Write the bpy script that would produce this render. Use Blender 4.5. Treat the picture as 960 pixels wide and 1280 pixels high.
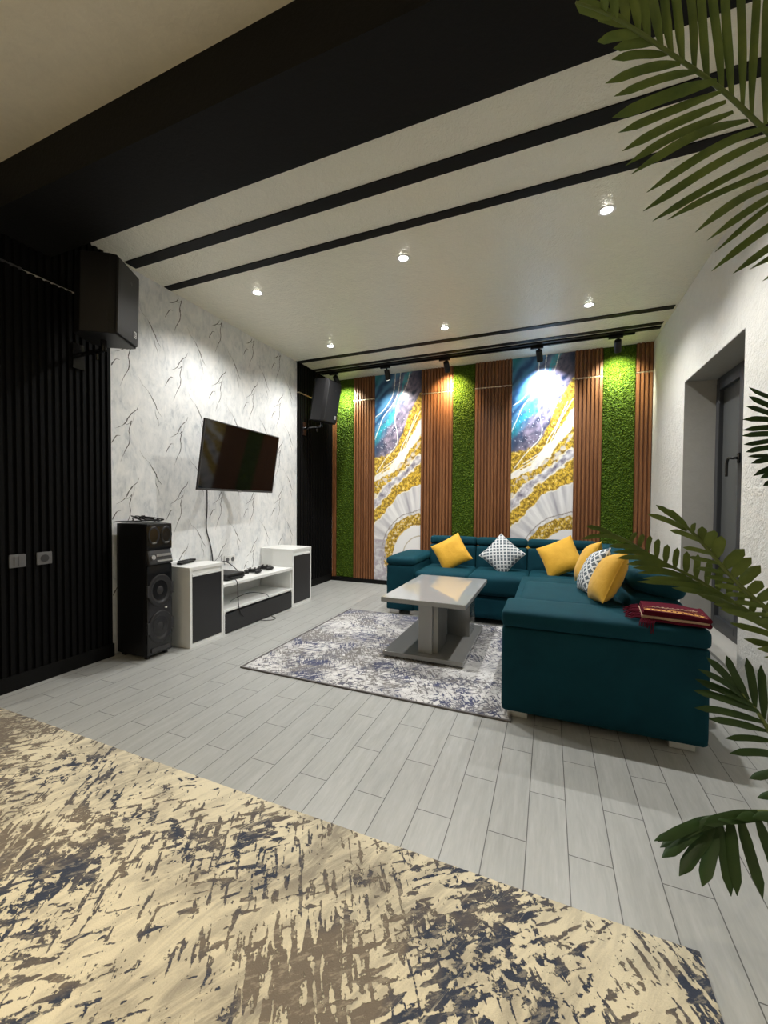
import bpy, math, random
from mathutils import Vector, Matrix, noise
random.seed(7)
for o in list(bpy.data.objects): bpy.data.objects.remove(o)
SC = bpy.context.scene
COL = SC.collection
# ------------------------------------------------------------------ camera
cam_d = bpy.data.cameras.new('camera'); cam = bpy.data.objects.new('camera', cam_d); COL.objects.link(cam)
r_ = Vector((0.92584333, 0.37784959, 0.006619)); u_ = Vector((-0.01475295, 0.01863649, 0.99971748)); f_ = Vector((-0.37761948, 0.92567941, -0.02282887))
M3 = Matrix((r_, u_, -f_)).transposed()
cam.matrix_world = Matrix.Translation((0, 0, 1.1)) @ M3.to_4x4()
cam_d.sensor_fit = 'VERTICAL'; cam_d.sensor_height = 36.0
cam_d.lens = 36.0 * 504.23 / 1280.0
cam_d.clip_start = 0.02
SC.camera = cam
# ------------------------------------------------------------------ view, world
SC.view_settings.view_transform = 'Standard'
SC.view_settings.look = 'None'
SC.view_settings.gamma = 1.0
SC.view_settings.use_curve_mapping = False
SC.view_settings.exposure = 0.60
W = bpy.data.worlds.new('world'); SC.world = W; W.use_nodes = True
W.node_tree.nodes['Background'].inputs[0].default_value = (0.01, 0.012, 0.02, 1)
W.node_tree.nodes['Background'].inputs[1].default_value = 1.0
DOWN_W = 52.0      # recessed downlights
FILL_W = 9.0      # added unseen globe, warm fill from behind the camera
H = 2.81           # ceiling
XL, XR, YB = -2.87, 1.0, 5.03
YF = -2.6

# ------------------------------------------------------------------ materials
def mat(name, col=(.5, .5, .5), rough=.5, metal=0.0, spec=.5, sheen=0.0, coat=0.0, emit=None, estr=0.0):
    m = bpy.data.materials.new(name); m.use_nodes = True
    b = m.node_tree.nodes['Principled BSDF']
    b.inputs['Base Color'].default_value = (*col, 1); b.inputs['Roughness'].default_value = rough
    b.inputs['Metallic'].default_value = metal; b.inputs['Specular IOR Level'].default_value = spec
    b.inputs['Sheen Weight'].default_value = sheen; b.inputs['Coat Weight'].default_value = coat
    if emit: b.inputs['Emission Color'].default_value = (*emit, 1); b.inputs['Emission Strength'].default_value = estr
    return m
class NT:
    def __init__(s, m): s.t = m.node_tree; s.b = s.t.nodes['Principled BSDF']
    def n(s, typ, **kw):
        x = s.t.nodes.new(typ)
        for k, v in kw.items():
            if hasattr(x, k): setattr(x, k, v)
            else: x.inputs[k].default_value = v
        return x
    def l(s, a, b): s.t.links.new(a, b)
    def coords(s, scale=(1, 1, 1), rot=(0, 0, 0), loc=(0, 0, 0)):
        g = s.n('ShaderNodeNewGeometry'); m = s.n('ShaderNodeMapping')
        m.inputs['Scale'].default_value = scale; m.inputs['Rotation'].default_value = rot; m.inputs['Location'].default_value = loc
        s.l(g.outputs['Position'], m.inputs['Vector']); return m.outputs['Vector']
    def rcoords(s, ang, sx, sy, loc=(0, 0, 0)):
        v = s.coords((1, 1, 1), (0, 0, math.radians(-ang)), loc); m = s.n('ShaderNodeMapping')
        m.inputs['Scale'].default_value = (sx, sy, 1); s.l(v, m.inputs['Vector']); return m.outputs['Vector']
    def ocoords(s, scale=(1, 1, 1), rot=(0, 0, 0)):
        g = s.n('ShaderNodeTexCoord'); m = s.n('ShaderNodeMapping')
        m.inputs['Scale'].default_value = scale; m.inputs['Rotation'].default_value = rot
        s.l(g.outputs['Object'], m.inputs['Vector']); return m.outputs['Vector']
    def noise(s, vec, scale, detail=4, rough=.6, dist=0.0):
        x = s.n('ShaderNodeTexNoise'); x.inputs['Scale'].default_value = scale; x.inputs['Detail'].default_value = detail
        x.inputs['Roughness'].default_value = rough; x.inputs['Distortion'].default_value = dist
        s.l(vec, x.inputs['Vector']); return x.outputs['Fac']
    def ramp(s, fac, stops, interp='LINEAR'):
        x = s.n('ShaderNodeValToRGB'); x.color_ramp.interpolation = interp
        e = x.color_ramp.elements
        while len(e) < len(stops): e.new(.5)
        for i, (p, c) in enumerate(stops):
            e[i].position = p; e[i].color = (*c, 1) if len(c) == 3 else c
        s.l(fac, x.inputs[0]); return x.outputs[0]
    def math(s, op, a, b=None, c=None, clamp=False):
        x = s.n('ShaderNodeMath', operation=op); x.use_clamp = clamp
        for i, v in enumerate((a, b, c)):
            if v is None: continue
            if isinstance(v, (int, float)): x.inputs[i].default_value = v
            else: s.l(v, x.inputs[i])
        return x.outputs[0]
    def mix(s, fac, a, b, mode='MIX'):
        x = s.n('ShaderNodeMix', data_type='RGBA', blend_type=mode)
        for i, v in ((0, fac), (6, a), (7, b)):
            if isinstance(v, (int, float)): x.inputs[i].default_value = v
            elif isinstance(v, tuple): x.inputs[i].default_value = (*v, 1)
            else: s.l(v, x.inputs[i])
        return x.outputs[2]
    def bump(s, h, strength=.3, dist=.01):
        x = s.n('ShaderNodeBump'); x.inputs['Strength'].default_value = strength; x.inputs['Distance'].default_value = dist
        s.l(h, x.inputs['Height']); s.l(x.outputs[0], s.b.inputs['Normal'])
    def color(s, c): s.l(c, s.b.inputs['Base Color'])
    def rough(s, c): s.l(c, s.b.inputs['Roughness'])
g3 = lambda v: (v, v, v)

def plaster(name, base, var, rlo, rhi, scale=3.0, bump=.15):
    m = mat(name, base, .5); t = NT(m); v = t.coords()
    n1 = t.noise(v, scale, 6, .65, 1.6); n2 = t.noise(v, scale*7, 5, .6, .8)
    s = t.math('ADD', t.math('MULTIPLY', n1, .6), t.math('MULTIPLY', n2, .4))
    t.color(t.ramp(s, [(.35, tuple(c*(1-var) for c in base)), (.65, tuple(min(1, c*(1+var)) for c in base))]))
    t.rough(t.ramp(n1, [(.35, g3(rlo)), (.65, g3(rhi))]))
    t.bump(s, bump, .02); return m
M = {}
M['ceiling'] = plaster('silk_plaster_ceiling', (.88, .855, .73), .008, .14, .22, 7, .9)
M['ceiling2'] = plaster('silk_plaster_warm', (.78, .73, .61), .05, .45, .6, 4.0, .15)
M['wallpaint'] = plaster('wall_plaster', (.80, .79, .75), .05, .45, .6, 7.0, .8)
M['black'] = mat('black_paint', (.0025, .0025, .0025), .6, spec=.2)
M['blackwall'] = mat('black_slat', (.0032, .0032, .0035), .6, spec=.12)
M['beam'] = mat('black_plaster', (.0045, .0045, .0045), .7, spec=.2)
t = NT(M['beam']); t.bump(t.noise(t.coords(), 60, 4), .3, .005)

# marble wallpaper
m = mat('marble_wallpaper', (.8, .8, .8), .5); t = NT(m); v = t.coords((1, 1, .8))
n1 = t.noise(v, 5, 6, .7, 1.2); n2 = t.noise(t.coords((1, 1.6, .7), (.5, 0, 0)), 9, 5, .7, 1.8)
s = t.math('ADD', t.math('MULTIPLY', n1, .5), t.math('MULTIPLY', n2, .5))
t.color(t.ramp(s, [(.34, (.50, .53, .56)), (.47, (.74, .755, .76)), (.60, (.86, .86, .85))])); t.bump(n2, .15, .01)
M['marble'] = m
M['vein'] = mat('wallpaper_vein', (.10, .095, .09), .5)
M['veinsoft'] = mat('wallpaper_vein_soft', (.42, .42, .41), .5)

# plank floor: bricks run along Y
m = mat('plank_tile', (.6, .6, .6), .35); t = NT(m)
g = t.n('ShaderNodeNewGeometry'); sx = t.n('ShaderNodeSeparateXYZ'); t.l(g.outputs['Position'], sx.inputs[0])
cx = t.n('ShaderNodeCombineXYZ')
PW, PL = .1243, .5
t.l(t.math('ADD', sx.outputs[1], 10-1.37+.25*0), cx.inputs[0]); t.l(t.math('ADD', sx.outputs[0], .051+PW*80), cx.inputs[1])
def brick(mortar):
    b = t.n('ShaderNodeTexBrick'); b.offset = .5; b.offset_frequency = 2; b.squash = 1
    b.inputs['Scale'].default_value = 1; b.inputs['Brick Width'].default_value = PL; b.inputs['Row Height'].default_value = PW
    b.inputs['Mortar Size'].default_value = mortar; b.inputs['Mortar Smooth'].default_value = .1
    b.inputs['Color1'].default_value = (0, 0, 0, 1); b.inputs['Color2'].default_value = (1, 1, 1, 1); b.inputs['Bias'].default_value = 0
    t.l(cx.outputs[0], b.inputs['Vector']); return b
b = brick(.0016)
# per-plank shift of the grain
sh = t.n('ShaderNodeVectorMath', operation='MULTIPLY_ADD'); t.l(b.outputs['Color'], sh.inputs[0]); sh.inputs[1].default_value = (7, 13, 0)
mp = t.coords((14, 1.6, 1)); t.l(mp, sh.inputs[2])
n1 = t.noise(sh.outputs[0], 2.2, 6, .62, .5); n2 = t.noise(sh.outputs[0], 9, 4, .6, .3)
s = t.math('ADD', t.math('MULTIPLY', n1, .65), t.math('MULTIPLY', n2, .35))
grain = t.ramp(s, [(.3, (.345, .352, .340)), (.5, (.41, .416, .40)), (.68, (.475, .48, .465))])
tone = t.mix(t.math('MULTIPLY', b.outputs['Color'], .16), grain, (.35, .355, .345))
t.color(t.mix(b.outputs['Fac'], tone, (.10, .10, .095)))
t.rough(t.ramp(n1, [(.3, g3(.30)), (.7, g3(.42))]))
t.bump(t.math('SUBTRACT', t.math('MULTIPLY', s, .1), b.outputs['Fac']), .35, .003)
M['floor'] = m

# rugs
def rug(name, cream, taupe, navy, k, loc, bias=0.0):
    m = mat(name, cream, .95, spec=.1, sheen=.1); t = NT(m)
    base = t.coords((1, 1, 1), (0, 0, 0), loc)
    off = lambda dx: (loc[0]+dx, loc[1]+dx*.7, 0)
    big = t.noise(base, 1.5*k, 3, .55, .5)
    a1 = t.noise(t.rcoords(40, 12*k, 50*k, loc), 1.0, 2, .5, .25)      # dashes one way
    a2 = t.noise(t.rcoords(122, 11*k, 54*k, off(2)), 1.0, 2, .5, .25)   # and across
    bl = t.noise(base, 17*k, 6, .65, .3)
    jag = t.math('MULTIPLY', t.math('SUBTRACT', t.noise(base, 90*k, 3, .6), .5), .30)
    jag = t.math('ADD', jag, t.math('MULTIPLY', t.math('SUBTRACT', bl, .5), .35))
    pa = t.math('MULTIPLY', t.math('SUBTRACT', big, .5), .85)
    pb = t.math('MULTIPLY', t.math('SUBTRACT', t.noise(t.coords((1, 1, 1), (0, 0, 0), off(5)), 2.0*k, 3, .5, .4), .5), .95)
    pc = t.math('MULTIPLY', t.math('SUBTRACT', t.noise(t.coords((1, 1, 1), (0, 0, 0), off(6)), 1.7*k, 3, .5, .4), .5), .8)
    f1 = t.math('ADD', a1, pa); f2 = t.math('ADD', a2, pb); f3 = t.math('ADD', t.noise(base, 24*k, 4, .6, .3), t.math('SUBTRACT', pc, .045))
    f = t.math('ADD', t.math('MAXIMUM', t.math('MAXIMUM', f1, f2), f3), jag)
    f = t.math('SUBTRACT', f, .115-bias)
    msk = t.ramp(f, [(.497, g3(0)), (.512, g3(1))])
    hue = t.noise(t.coords((1, 1, 1), (0, 0, 0), off(4.1)), 2.4*k, 5, .65, .6)
    dark = t.ramp(hue, [(.44, taupe), (.50, tuple((x+y)/2 for x, y in zip(taupe, navy))), (.56, navy)])
    fine = t.noise(t.rcoords(40, 20*k, 50*k, off(7)), 1.0, 4, .7)
    dark = t.mix(t.ramp(fine, [(.52, g3(0)), (.62, g3(.45))]), dark, tuple(.5*x+.5*y for x, y in zip(cream, taupe)))
    # soft faded strokes fanning across the cream ground
    s1 = t.noise(t.rcoords(64, 4*k, 17*k, off(3)), 1.0, 6, .68, 1.3)
    w1 = t.ramp(t.noise(t.coords((1, 1, 1), (0, 0, 0), off(9)), 1.5*k, 4, .6, .8), [(.46, g3(0)), (.62, g3(1))])
    mid = tuple(.45*x+.40*y+.15*z for x, y, z in zip(cream, taupe, navy))
    light = t.mix(t.ramp(s1, [(.44, g3(.0)), (.60, g3(.45))]), cream, mid)
    light = t.mix(t.math('MULTIPLY', w1, t.ramp(s1, [(.40, g3(.35)), (.58, g3(.9))])), light, tuple(.25*x+.45*y+.30*z for x, y, z in zip(cream, taupe, navy)))
    scr = t.ramp(t.noise(t.rcoords(64, 1.6*k, 60*k, off(12)), 1.0, 4, .6, .2), [(.60, g3(0)), (.66, g3(.55))])
    edge = t.ramp(f, [(.488, g3(0)), (.497, g3(1)), (.510, g3(0))])  # shade of the relief, put into the colour as a dark rim around marks
    c = t.mix(msk, light, dark); c = t.mix(t.math('MULTIPLY', edge, .7), c, tuple(.35*x for x in taupe)); c = t.mix(t.math('MULTIPLY', scr, t.math('GREATER_THAN', big, .47)), c, cream)
    t.color(c)
    pile = t.noise(base, 300, 2, .6)
    t.bump(t.math('ADD', t.math('SUBTRACT', 1.0, msk), t.math('MULTIPLY', pile, .4)), .8, .004)
    return m
M['rug_big'] = rug('distressed_rug_cream', (.80, .72, .53), (.20, .165, .13), (.05, .06, .09), 1.0, (3.3, 1.2, 0), .028)
M['rug_small'] = rug('distressed_rug_grey', (.68, .67, .66), (.20, .19, .185), (.06, .07, .14), 1.5, (1.3, 7.2, 0), .03)
M['rugedge'] = mat('rug_binding', (.16, .15, .15), .9)

# wood
def wood(name, c0, c1, sc):
    m = mat(name, c0, .42, spec=.4); t = NT(m); v = t.coords(sc)
    n = t.noise(v, 1, 6, .65, .6); t.color(t.ramp(n, [(.3, c0), (.7, c1)])); t.bump(n, .1, .002); return m
M['wood'] = wood('walnut_slat', (.12, .044, .016), (.25, .105, .040), (60, 60, 3))
M['woodback'] = wood('walnut_backing', (.10, .035, .014), (.16, .06, .024), (60, 60, 3))
M['strip'] = mat('metal_strip', (.62, .50, .36), .3, metal=.8)
m = mat('artificial_grass', (.06, .22, .01), .7, spec=.2); t = NT(m); n = t.noise(t.coords(), 130, 3, .7)
t.color(t.ramp(n, [(.3, (.010, .030, .001)), (.5, (.032, .070, .002)), (.7, (.15, .21, .006))])); M['grass'] = m
# teal velvet
m = mat('teal_fabric', (.006, .085, .105), .8, spec=.15, sheen=.12); t = NT(m)
m.node_tree.nodes['Principled BSDF'].inputs['Sheen Tint'].default_value = (.1, .55, .65, 1)
m.node_tree.nodes['Principled BSDF'].inputs['Sheen Roughness'].default_value = .45
n = t.noise(t.coords(), 500, 2, .5); n2 = t.noise(t.coords(), 6, 4, .6, .5)
t.color(t.ramp(n2, [(.3, (.002, .033, .050)), (.7, (.0038, .046, .066))])); t.bump(n, .25, .001); M['teal'] = m
M['teal_seam'] = mat('teal_piping', (.004, .045, .055), .8)
M['chrome'] = mat('satin_silver', (.75, .74, .71), .3, metal=.7)
# cushions
m = mat('yellow_velvet', (.80, .52, .075),   .75, sheen=.15); t = NT(m); n = t.noise(t.coords(), 9, 4, .6, .4)
t.color(t.ramp(n, [(.3, (.58, .31, .012)), (.7, (.68, .38, .025))])); t.bump(t.noise(t.coords(), 22, 4, .6, 1.0), .25, .01); M['yellow'] = m
m = mat('trellis_print', (.5, .5, .5), .8); t = NT(m)
v = t.ocoords((1, 1, 1)); sp = t.n('ShaderNodeSeparateXYZ'); t.l(v, sp.inputs[0])
def ringgrid(ox, oy, P, R, wd):
    fx = t.math('SUBTRACT', t.math('FRACT', t.math('ADD', t.math('DIVIDE', sp.outputs[0], P), 50+ox)), .5)
    fy = t.math('SUBTRACT', t.math('FRACT', t.math('ADD', t.math('DIVIDE', sp.outputs[1], P), 50+oy)), .5)
    d = t.math('SQRT', t.math('ADD', t.math('MULTIPLY', fx, fx), t.math('MULTIPLY', fy, fy)))
    return t.math('LESS_THAN', t.math('ABSOLUTE', t.math('SUBTRACT', d, R)), wd)
rg = t.math('MAXIMUM', ringgrid(0, 0, .046, .40, .07), ringgrid(.5, .5, .046, .40, .07))
t.color(t.mix(rg, (.09, .115, .14), (.66, .68, .69))); M['trellis'] = m
M['piping_white'] = mat('white_piping', (.75, .75, .74), .7)
# furniture
M['white_lam'] = mat('white_laminate', (.78, .79, .775), .35)
M['dark_lam'] = mat('charcoal_laminate', (.016, .016, .018), .4)
M['graygloss'] = mat('grey_gloss', (.37, .385, .39), .08, spec=.5, coat=.6)
M['graygloss2'] = mat('grey_gloss_dark', (.27, .27, .265), .10, coat=.5)
M['tableedge'] = mat('table_edge', (.36, .37, .375), .3)
M['plastic'] = mat('black_plastic', (.006, .006, .007), .42, spec=.35)
M['plastic_g'] = mat('black_gloss_plastic', (.008, .008, .009), .15)
M['plastic_m'] = mat('dark_grey_plastic', (.03, .03, .032), .5)
M['cone'] = mat('woofer_cone', (.016, .016, .018), .45)
M['grille'] = mat('speaker_grille', (.008, .0085, .010), .55)
M['badge'] = mat('white_badge', (.75, .75, .73), .4)
M['screen'] = mat('tv_screen', (.004, .004, .004), .06, spec=.6)
M['bezel'] = mat('tv_bezel', (.10, .10, .105), .35, metal=.6)
M['silver'] = mat('silver_plastic', (.42, .42, .42), .3, metal=.6)
M['socketgrey'] = mat('socket_grey', (.16, .16, .165), .4, metal=.3)
M['socketwhite'] = mat('socket_white', (.78, .78, .76), .35)
M['frame'] = mat('anthracite_frame', (.035, .038, .043), .4)
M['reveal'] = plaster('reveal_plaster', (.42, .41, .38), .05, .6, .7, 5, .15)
m = mat('frosted_glass', (.085, .09, .09), .25, spec=.5); M['glass'] = m
M['lens'] = mat('led_lens', (1, 1, 1), .5, emit=(1, .98, .95), estr=25)
M['lens_ring'] = mat('white_ring', (.8, .8, .78), .4)
M['lensw'] = mat('led_lens_warm', (1, 1, 1), .5, emit=(1, .8, .55), estr=12)
M['maroon'] = mat('maroon_weave', (.085, .006, .016), .9, spec=.1)
M['gold'] = mat('gold_weave', (.80, .42, .09), .7)
M['creamweave'] = mat('cream_weave', (.45, .30, .20), .8)
M['soil'] = mat('potting_soil', (.03, .02, .015), .9)
M['pot'] = mat('white_planter', (.7, .7, .68), .35)
M['trunk'] = mat('palm_trunk', (.14, .09, .045), .9)
m = mat('palm_leaf', (.07, .12, .02), .55, spec=.3); t = NT(m); n = t.noise(t.coords(), 14, 3, .6)
t.color(t.ramp(n, [(.3, (.075, .125, .030)), (.7, (.145, .20, .045))]))
t.bump(t.noise(t.coords(), 160, 3, .6), .2, .002)
M['leaf'] = m
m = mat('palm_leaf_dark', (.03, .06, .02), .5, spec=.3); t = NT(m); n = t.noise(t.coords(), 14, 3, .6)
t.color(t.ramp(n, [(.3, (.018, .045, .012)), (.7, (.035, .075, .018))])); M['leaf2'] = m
M['rachis'] = mat('palm_rachis', (.10, .14, .03), .5)
m = mat('agate_print', (.5, .5, .5), .3); t = NT(m); a = t.n('ShaderNodeVertexColor', layer_name='print'); t.color(a.outputs['Color']); M['mural'] = m

# ------------------------------------------------------------------ mesh helpers
ORG = {}
class MB:
    def __init__(s): s.v = []; s.f = []; s.mi = []; s.cur = 0; s.m = None
    def mtx(s, m): s.m = m; return s
    def slot(s, i): s.cur = i; return s
    def add(s, vs, fs):
        k = len(s.v)
        for p in vs:
            p = Vector(p)
            if s.m is not None: p = s.m @ p
            s.v.append(p)
        for f in fs: s.f.append(tuple(i+k for i in f)); s.mi.append(s.cur)
        return s
    def box(s, x0, x1, y0, y1, z0, z1):
        return s.add([(x0,y0,z0),(x1,y0,z0),(x1,y1,z0),(x0,y1,z0),(x0,y0,z1),(x1,y0,z1),(x1,y1,z1),(x0,y1,z1)],
                     [(0,3,2,1),(4,5,6,7),(0,1,5,4),(1,2,6,5),(2,3,7,6),(3,0,4,7)])
    def rbox(s, x0, x1, y0, y1, z0, z1, r=.02, n=6, puff=(0, 0, 0)):
        """rounded box; puff = how far each pair of faces bulges"""
        c = Vector(((x0+x1)/2, (y0+y1)/2, (z0+z1)/2)); h = Vector((abs(x1-x0)/2, abs(y1-y0)/2, abs(z1-z0)/2)); r = min(r, min(h)*.98)
        N = n; idx = {}; vs = []; fs = []
        def warp(t): # more samples near the edges
            return math.sin(t*math.pi/2)
        def pt(i, j, k):
            key = (i, j, k)
            if key in idx: return idx[key]
            q = Vector([warp(2*a/N-1) for a in (i, j, k)])
            p = Vector((q.x*h.x, q.y*h.y, q.z*h.z))
            inn = Vector([max(-(h[a]-r), min(h[a]-r, p[a])) for a in range(3)])
            d = p-inn
            if d.length > 1e-9: p = inn+d.normalized()*r
            for a in range(3):
                b, e = (a+1) % 3, (a+2) % 3
                w = (1-q[b]**2)*(1-q[e]**2)
                if abs(q[a]) > .999: p[a] += math.copysign(puff[a]*w, q[a])
            idx[key] = len(vs); vs.append(p+c); return idx[key]
        for a in range(3):
            b, e = (a+1) % 3, (a+2) % 3
            for side in (0, N):
                for i in range(N):
                    for j in range(N):
                        quad = []
                        for (di, dj) in ((0,0),(1,0),(1,1),(0,1)):
                            ijk = [0, 0, 0]; ijk[a] = side; ijk[b] = i+di; ijk[e] = j+dj; quad.append(pt(*ijk))
                        fs.append(tuple(quad if side else quad[::-1]))
        return s.add(vs, fs)
    def cyl(s, p0, p1, r0, r1=None, n=20, cap=True):
        r1 = r0 if r1 is None else r1
        p0 = Vector(p0); p1 = Vector(p1); d = (p1-p0).normalized()
        a = d.orthogonal().normalized(); b = d.cross(a); vs = []; fs = []
        for p, r in ((p0, r0), (p1, r1)):
            for i in range(n):
                t = 2*math.pi*i/n; vs.append(p+(a*math.cos(t)+b*math.sin(t))*r)
        for i in range(n): j = (i+1) % n; fs.append((i, j, n+j, n+i))
        if cap: fs.append(tuple(range(n))[::-1]); fs.append(tuple(range(n, 2*n)))
        return s.add(vs, fs)
    def lathe(s, prof, n=32, ctr=(0, 0, 0)):
        vs = []; fs = []; k = len(prof)
        for i in range(n):
            t = 2*math.pi*i/n
            for r, z in prof: vs.append((ctr[0]+r*math.cos(t), ctr[1]+r*math.sin(t), ctr[2]+z))
        for i in range(n):
            j = (i+1) % n
            for q in range(k-1): fs.append((i*k+q, j*k+q, j*k+q+1, i*k+q+1))
        return s.add(vs, fs)
    def tube(s, pts, r, n=8, r1=None):
        pts = [Vector(p) for p in pts]; vs = []; fs = []; a = None
        for i, p in enumerate(pts):
            d = (pts[min(i+1, len(pts)-1)]-pts[max(i-1, 0)]).normalized()
            if a is None: a = d.orthogonal().normalized()
            a = (a-d*a.dot(d)).normalized(); b = d.cross(a)
            rr = r if r1 is None else r+(r1-r)*i/(len(pts)-1)
            for q in range(n): t = 2*math.pi*q/n; vs.append(p+(a*math.cos(t)+b*math.sin(t))*rr)
        for i in range(len(pts)-1):
            for q in range(n): w = (q+1) % n; fs.append((i*n+q, i*n+w, (i+1)*n+w, (i+1)*n+q))
        fs.append(tuple(range(n))[::-1]); fs.append(tuple(range((len(pts)-1)*n, len(pts)*n)))
        return s.add(vs, fs)
    def build(s, name, mats, parent=None, smooth=False, org=None, bevel=0, local=False, bseg=2):
        if not isinstance(mats, (list, tuple)): mats = [mats]
        if parent is not None: o0 = ORG[parent.name]
        elif org is not None: o0 = Vector(org)
        else:
            lo = [min(p[i] for p in s.v) for i in range(3)]; hi = [max(p[i] for p in s.v) for i in range(3)]
            o0 = Vector(((lo[0]+hi[0])/2, (lo[1]+hi[1])/2, lo[2]))
        if local: o0 = Vector((0, 0, 0))
        me = bpy.data.meshes.new(name); me.from_pydata([p-o0 for p in s.v], [], s.f)
        for mm in mats: me.materials.append(M[mm] if isinstance(mm, str) else mm)
        me.polygons.foreach_set('material_index', s.mi)
        if smooth: me.polygons.foreach_set('use_smooth', [True]*len(me.polygons))
        me.update()
        o = bpy.data.objects.new(name, me); COL.objects.link(o)
        if parent is not None: o.parent = parent; ORG[o.name] = ORG[parent.name]
        else:
            o.location = o0; ORG[o.name] = o0.copy()
        if bevel:
            b = o.modifiers.new('bevel', 'BEVEL'); b.width = bevel; b.segments = bseg; b.limit_method = 'ANGLE'; b.angle_limit = math.radians(40)
        return o
def tag(o, label=None, cat=None, group=None, kind=None):
    if label: o['label'] = label
    if cat: o['category'] = cat
    if group: o['group'] = group
    if kind: o['kind'] = kind
    return o
def thing(name, loc, label, cat, group=None, rot=None, local=False):
    o = bpy.data.objects.new(name, None); COL.objects.link(o); o.location = loc; o.empty_display_size = .05
    if rot: o.rotation_euler = rot
    ORG[o.name] = Vector((0, 0, 0)) if local else Vector(loc)
    return tag(o, label, cat, group)
def copy_tree(o, parent=None):
    c = o.copy(); COL.objects.link(c)
    if parent is not None: c.parent = parent
    ORG[c.name] = ORG[o.name]
    for ch in list(o.children): copy_tree(ch, c)
    return c
def bx(*a): return MB().box(*a)
def struct(o): o['kind'] = 'structure'; return o
def smoothstep(a, b, x):
    t = max(0, min(1, (x-a)/(b-a))); return t*t*(3-2*t)
def catmull(pts, n=8):
    pts = [Vector(p) for p in pts]; P = [pts[0]*2-pts[1]]+pts+[pts[-1]*2-pts[-2]]; out = []
    for i in range(1, len(P)-2):
        for k in range(n):
            t = k/n; a, b, c, d = P[i-1], P[i], P[i+1], P[i+2]
            out.append(.5*((2*b)+(-a+c)*t+(2*a-5*b+4*c-d)*t*t+(-a+3*b-3*c+d)*t**3))
    out.append(P[-2]); return out
def lamp(name, typ, loc, energy, color, parent=None, **kw):
    d = bpy.data.lights.new(name, typ); d.energy = energy; d.color = color
    for k, v in kw.items(): setattr(d, k, v)
    o = bpy.data.objects.new(name, d); COL.objects.link(o)
    ORG[o.name] = Vector(loc)
    if parent is not None: o.parent = parent; o.location = Vector(loc)-ORG[parent.name]
    else: o.location = loc
    return o

# ------------------------------------------------------------------ room shell
struct(bx(XL-.1, XR+.1, YF-.1, YB+.1, -.12, 0).build('floor', 'floor'))
struct(bx(XL-.1, XR+.3, 1.2, YB+.1, H, H+.12).build('ceiling', 'ceiling'))
struct(bx(XL-.1, XR+.3, YF-.1, 1.2, H, H+.12).build('ceiling_front', 'ceiling2'))
struct(bx(XL-.1, XR+.3, YB, YB+.12, 0, H).build('wall_back', 'wallpaint'))
struct(bx(XL-.1, XR+.3, YF-.12, YF, 0, H).build('wall_front', 'wallpaint'))
struct(bx(XL-.1, XR, 1.19, 1.545, 2.59, H).build('trim_beam', 'beam'))
# right wall with the window niche
NY0, NY1, NZ0, NZ1, ND = 2.857, 3.945, .12, 2.09, .21
w = MB(); w.box(XR, XR+.3, YF, NY0, 0, H); w.box(XR, XR+.3, NY1, YB, 0, H); w.box(XR, XR+.3, NY0, NY1, NZ1, H); w.box(XR, XR+.3, NY0, NY1, 0, NZ0)
struct(w.build('wall_right', 'wallpaint'))
# left wall: marble paper with its printed veins
w = MB(); w.box(XL-.12, XL, YF, YB, 0, H)
def ribbon(pts, wd, slot):
    pts = catmull([(0, a, b) for a, b in pts], 4); n = len(pts); vs = []; fs = []
    for i, p in enumerate(pts):
        d = (pts[min(i+1, n-1)]-pts[max(i-1, 0)]).normalized(); q = Vector((0, -d.z, d.y))
        t = i/(n-1); ww = wd*(math.sin(math.pi*min(1, t*.92+.06))**.8)*(.45+.95*noise.noise(p*37+Vector((5, 1, 0))*slot)**2+.45*random.random())
        j = Vector((0, 1, 1))*.003*noise.noise(p*70)
        for s_ in (-1, 1):
            vs.append(Vector((XL+.0006, p.y, p.z))+j+q*ww*s_)
    for i in range(n-1): fs.append((2*i, 2*i+1, 2*i+3, 2*i+2))
    w.slot(slot).add(vs, fs)
strokes = [
 ([(2.576,1.823),(2.561,1.786),(2.525,1.754),(2.505,1.728),(2.49,1.706),(2.475,1.674),(2.441,1.644),(2.398,1.621)], .0050, 1),
 ([(2.475,1.658),(2.500,1.672),(2.519,1.694),(2.509,1.659),(2.499,1.615),(2.506,1.575),(2.498,1.523),(2.474,1.479),(2.454,1.435),(2.434,1.384)], .0045, 1),
 ([(2.36,1.49),(2.375,1.520),(2.388,1.542),(2.407,1.569),(2.435,1.573)], .0048, 1),
 ([(2.545,1.76),(2.53,1.70),(2.52,1.67)], .002, 2),
 ([(2.128,1.494),(2.16,1.444),(2.185,1.422),(2.209,1.404)], .0025, 2),
 ([(2.205,1.408),(2.235,1.367),(2.255,1.335),(2.269,1.315),(2.286,1.277),(2.322,1.231)], .0055, 1),
 ([(2.264,1.275),(2.273,1.228),(2.29,1.198),(2.299,1.142)], .0028, 1),
 ([(2.45,1.62),(2.44,1.60)], .003, 1)]
for ky in range(-1, 5):
    for kz in range(-3, 3):
        for pts, wd, sl in strokes:
            q = [(a+.4475*ky, b+.5435*kz) for a, b in pts]
            if min(a for a, b in q) < 1.9 or max(a for a, b in q) > 4.19 or min(b for a, b in q) < .01: continue
            q = [(a, b) for a, b in q if b < H-.005]
            if len(q) > 2: ribbon(q, wd, sl)
struct(w.build('wall_left', ['marble', 'vein', 'veinsoft']))

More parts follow.
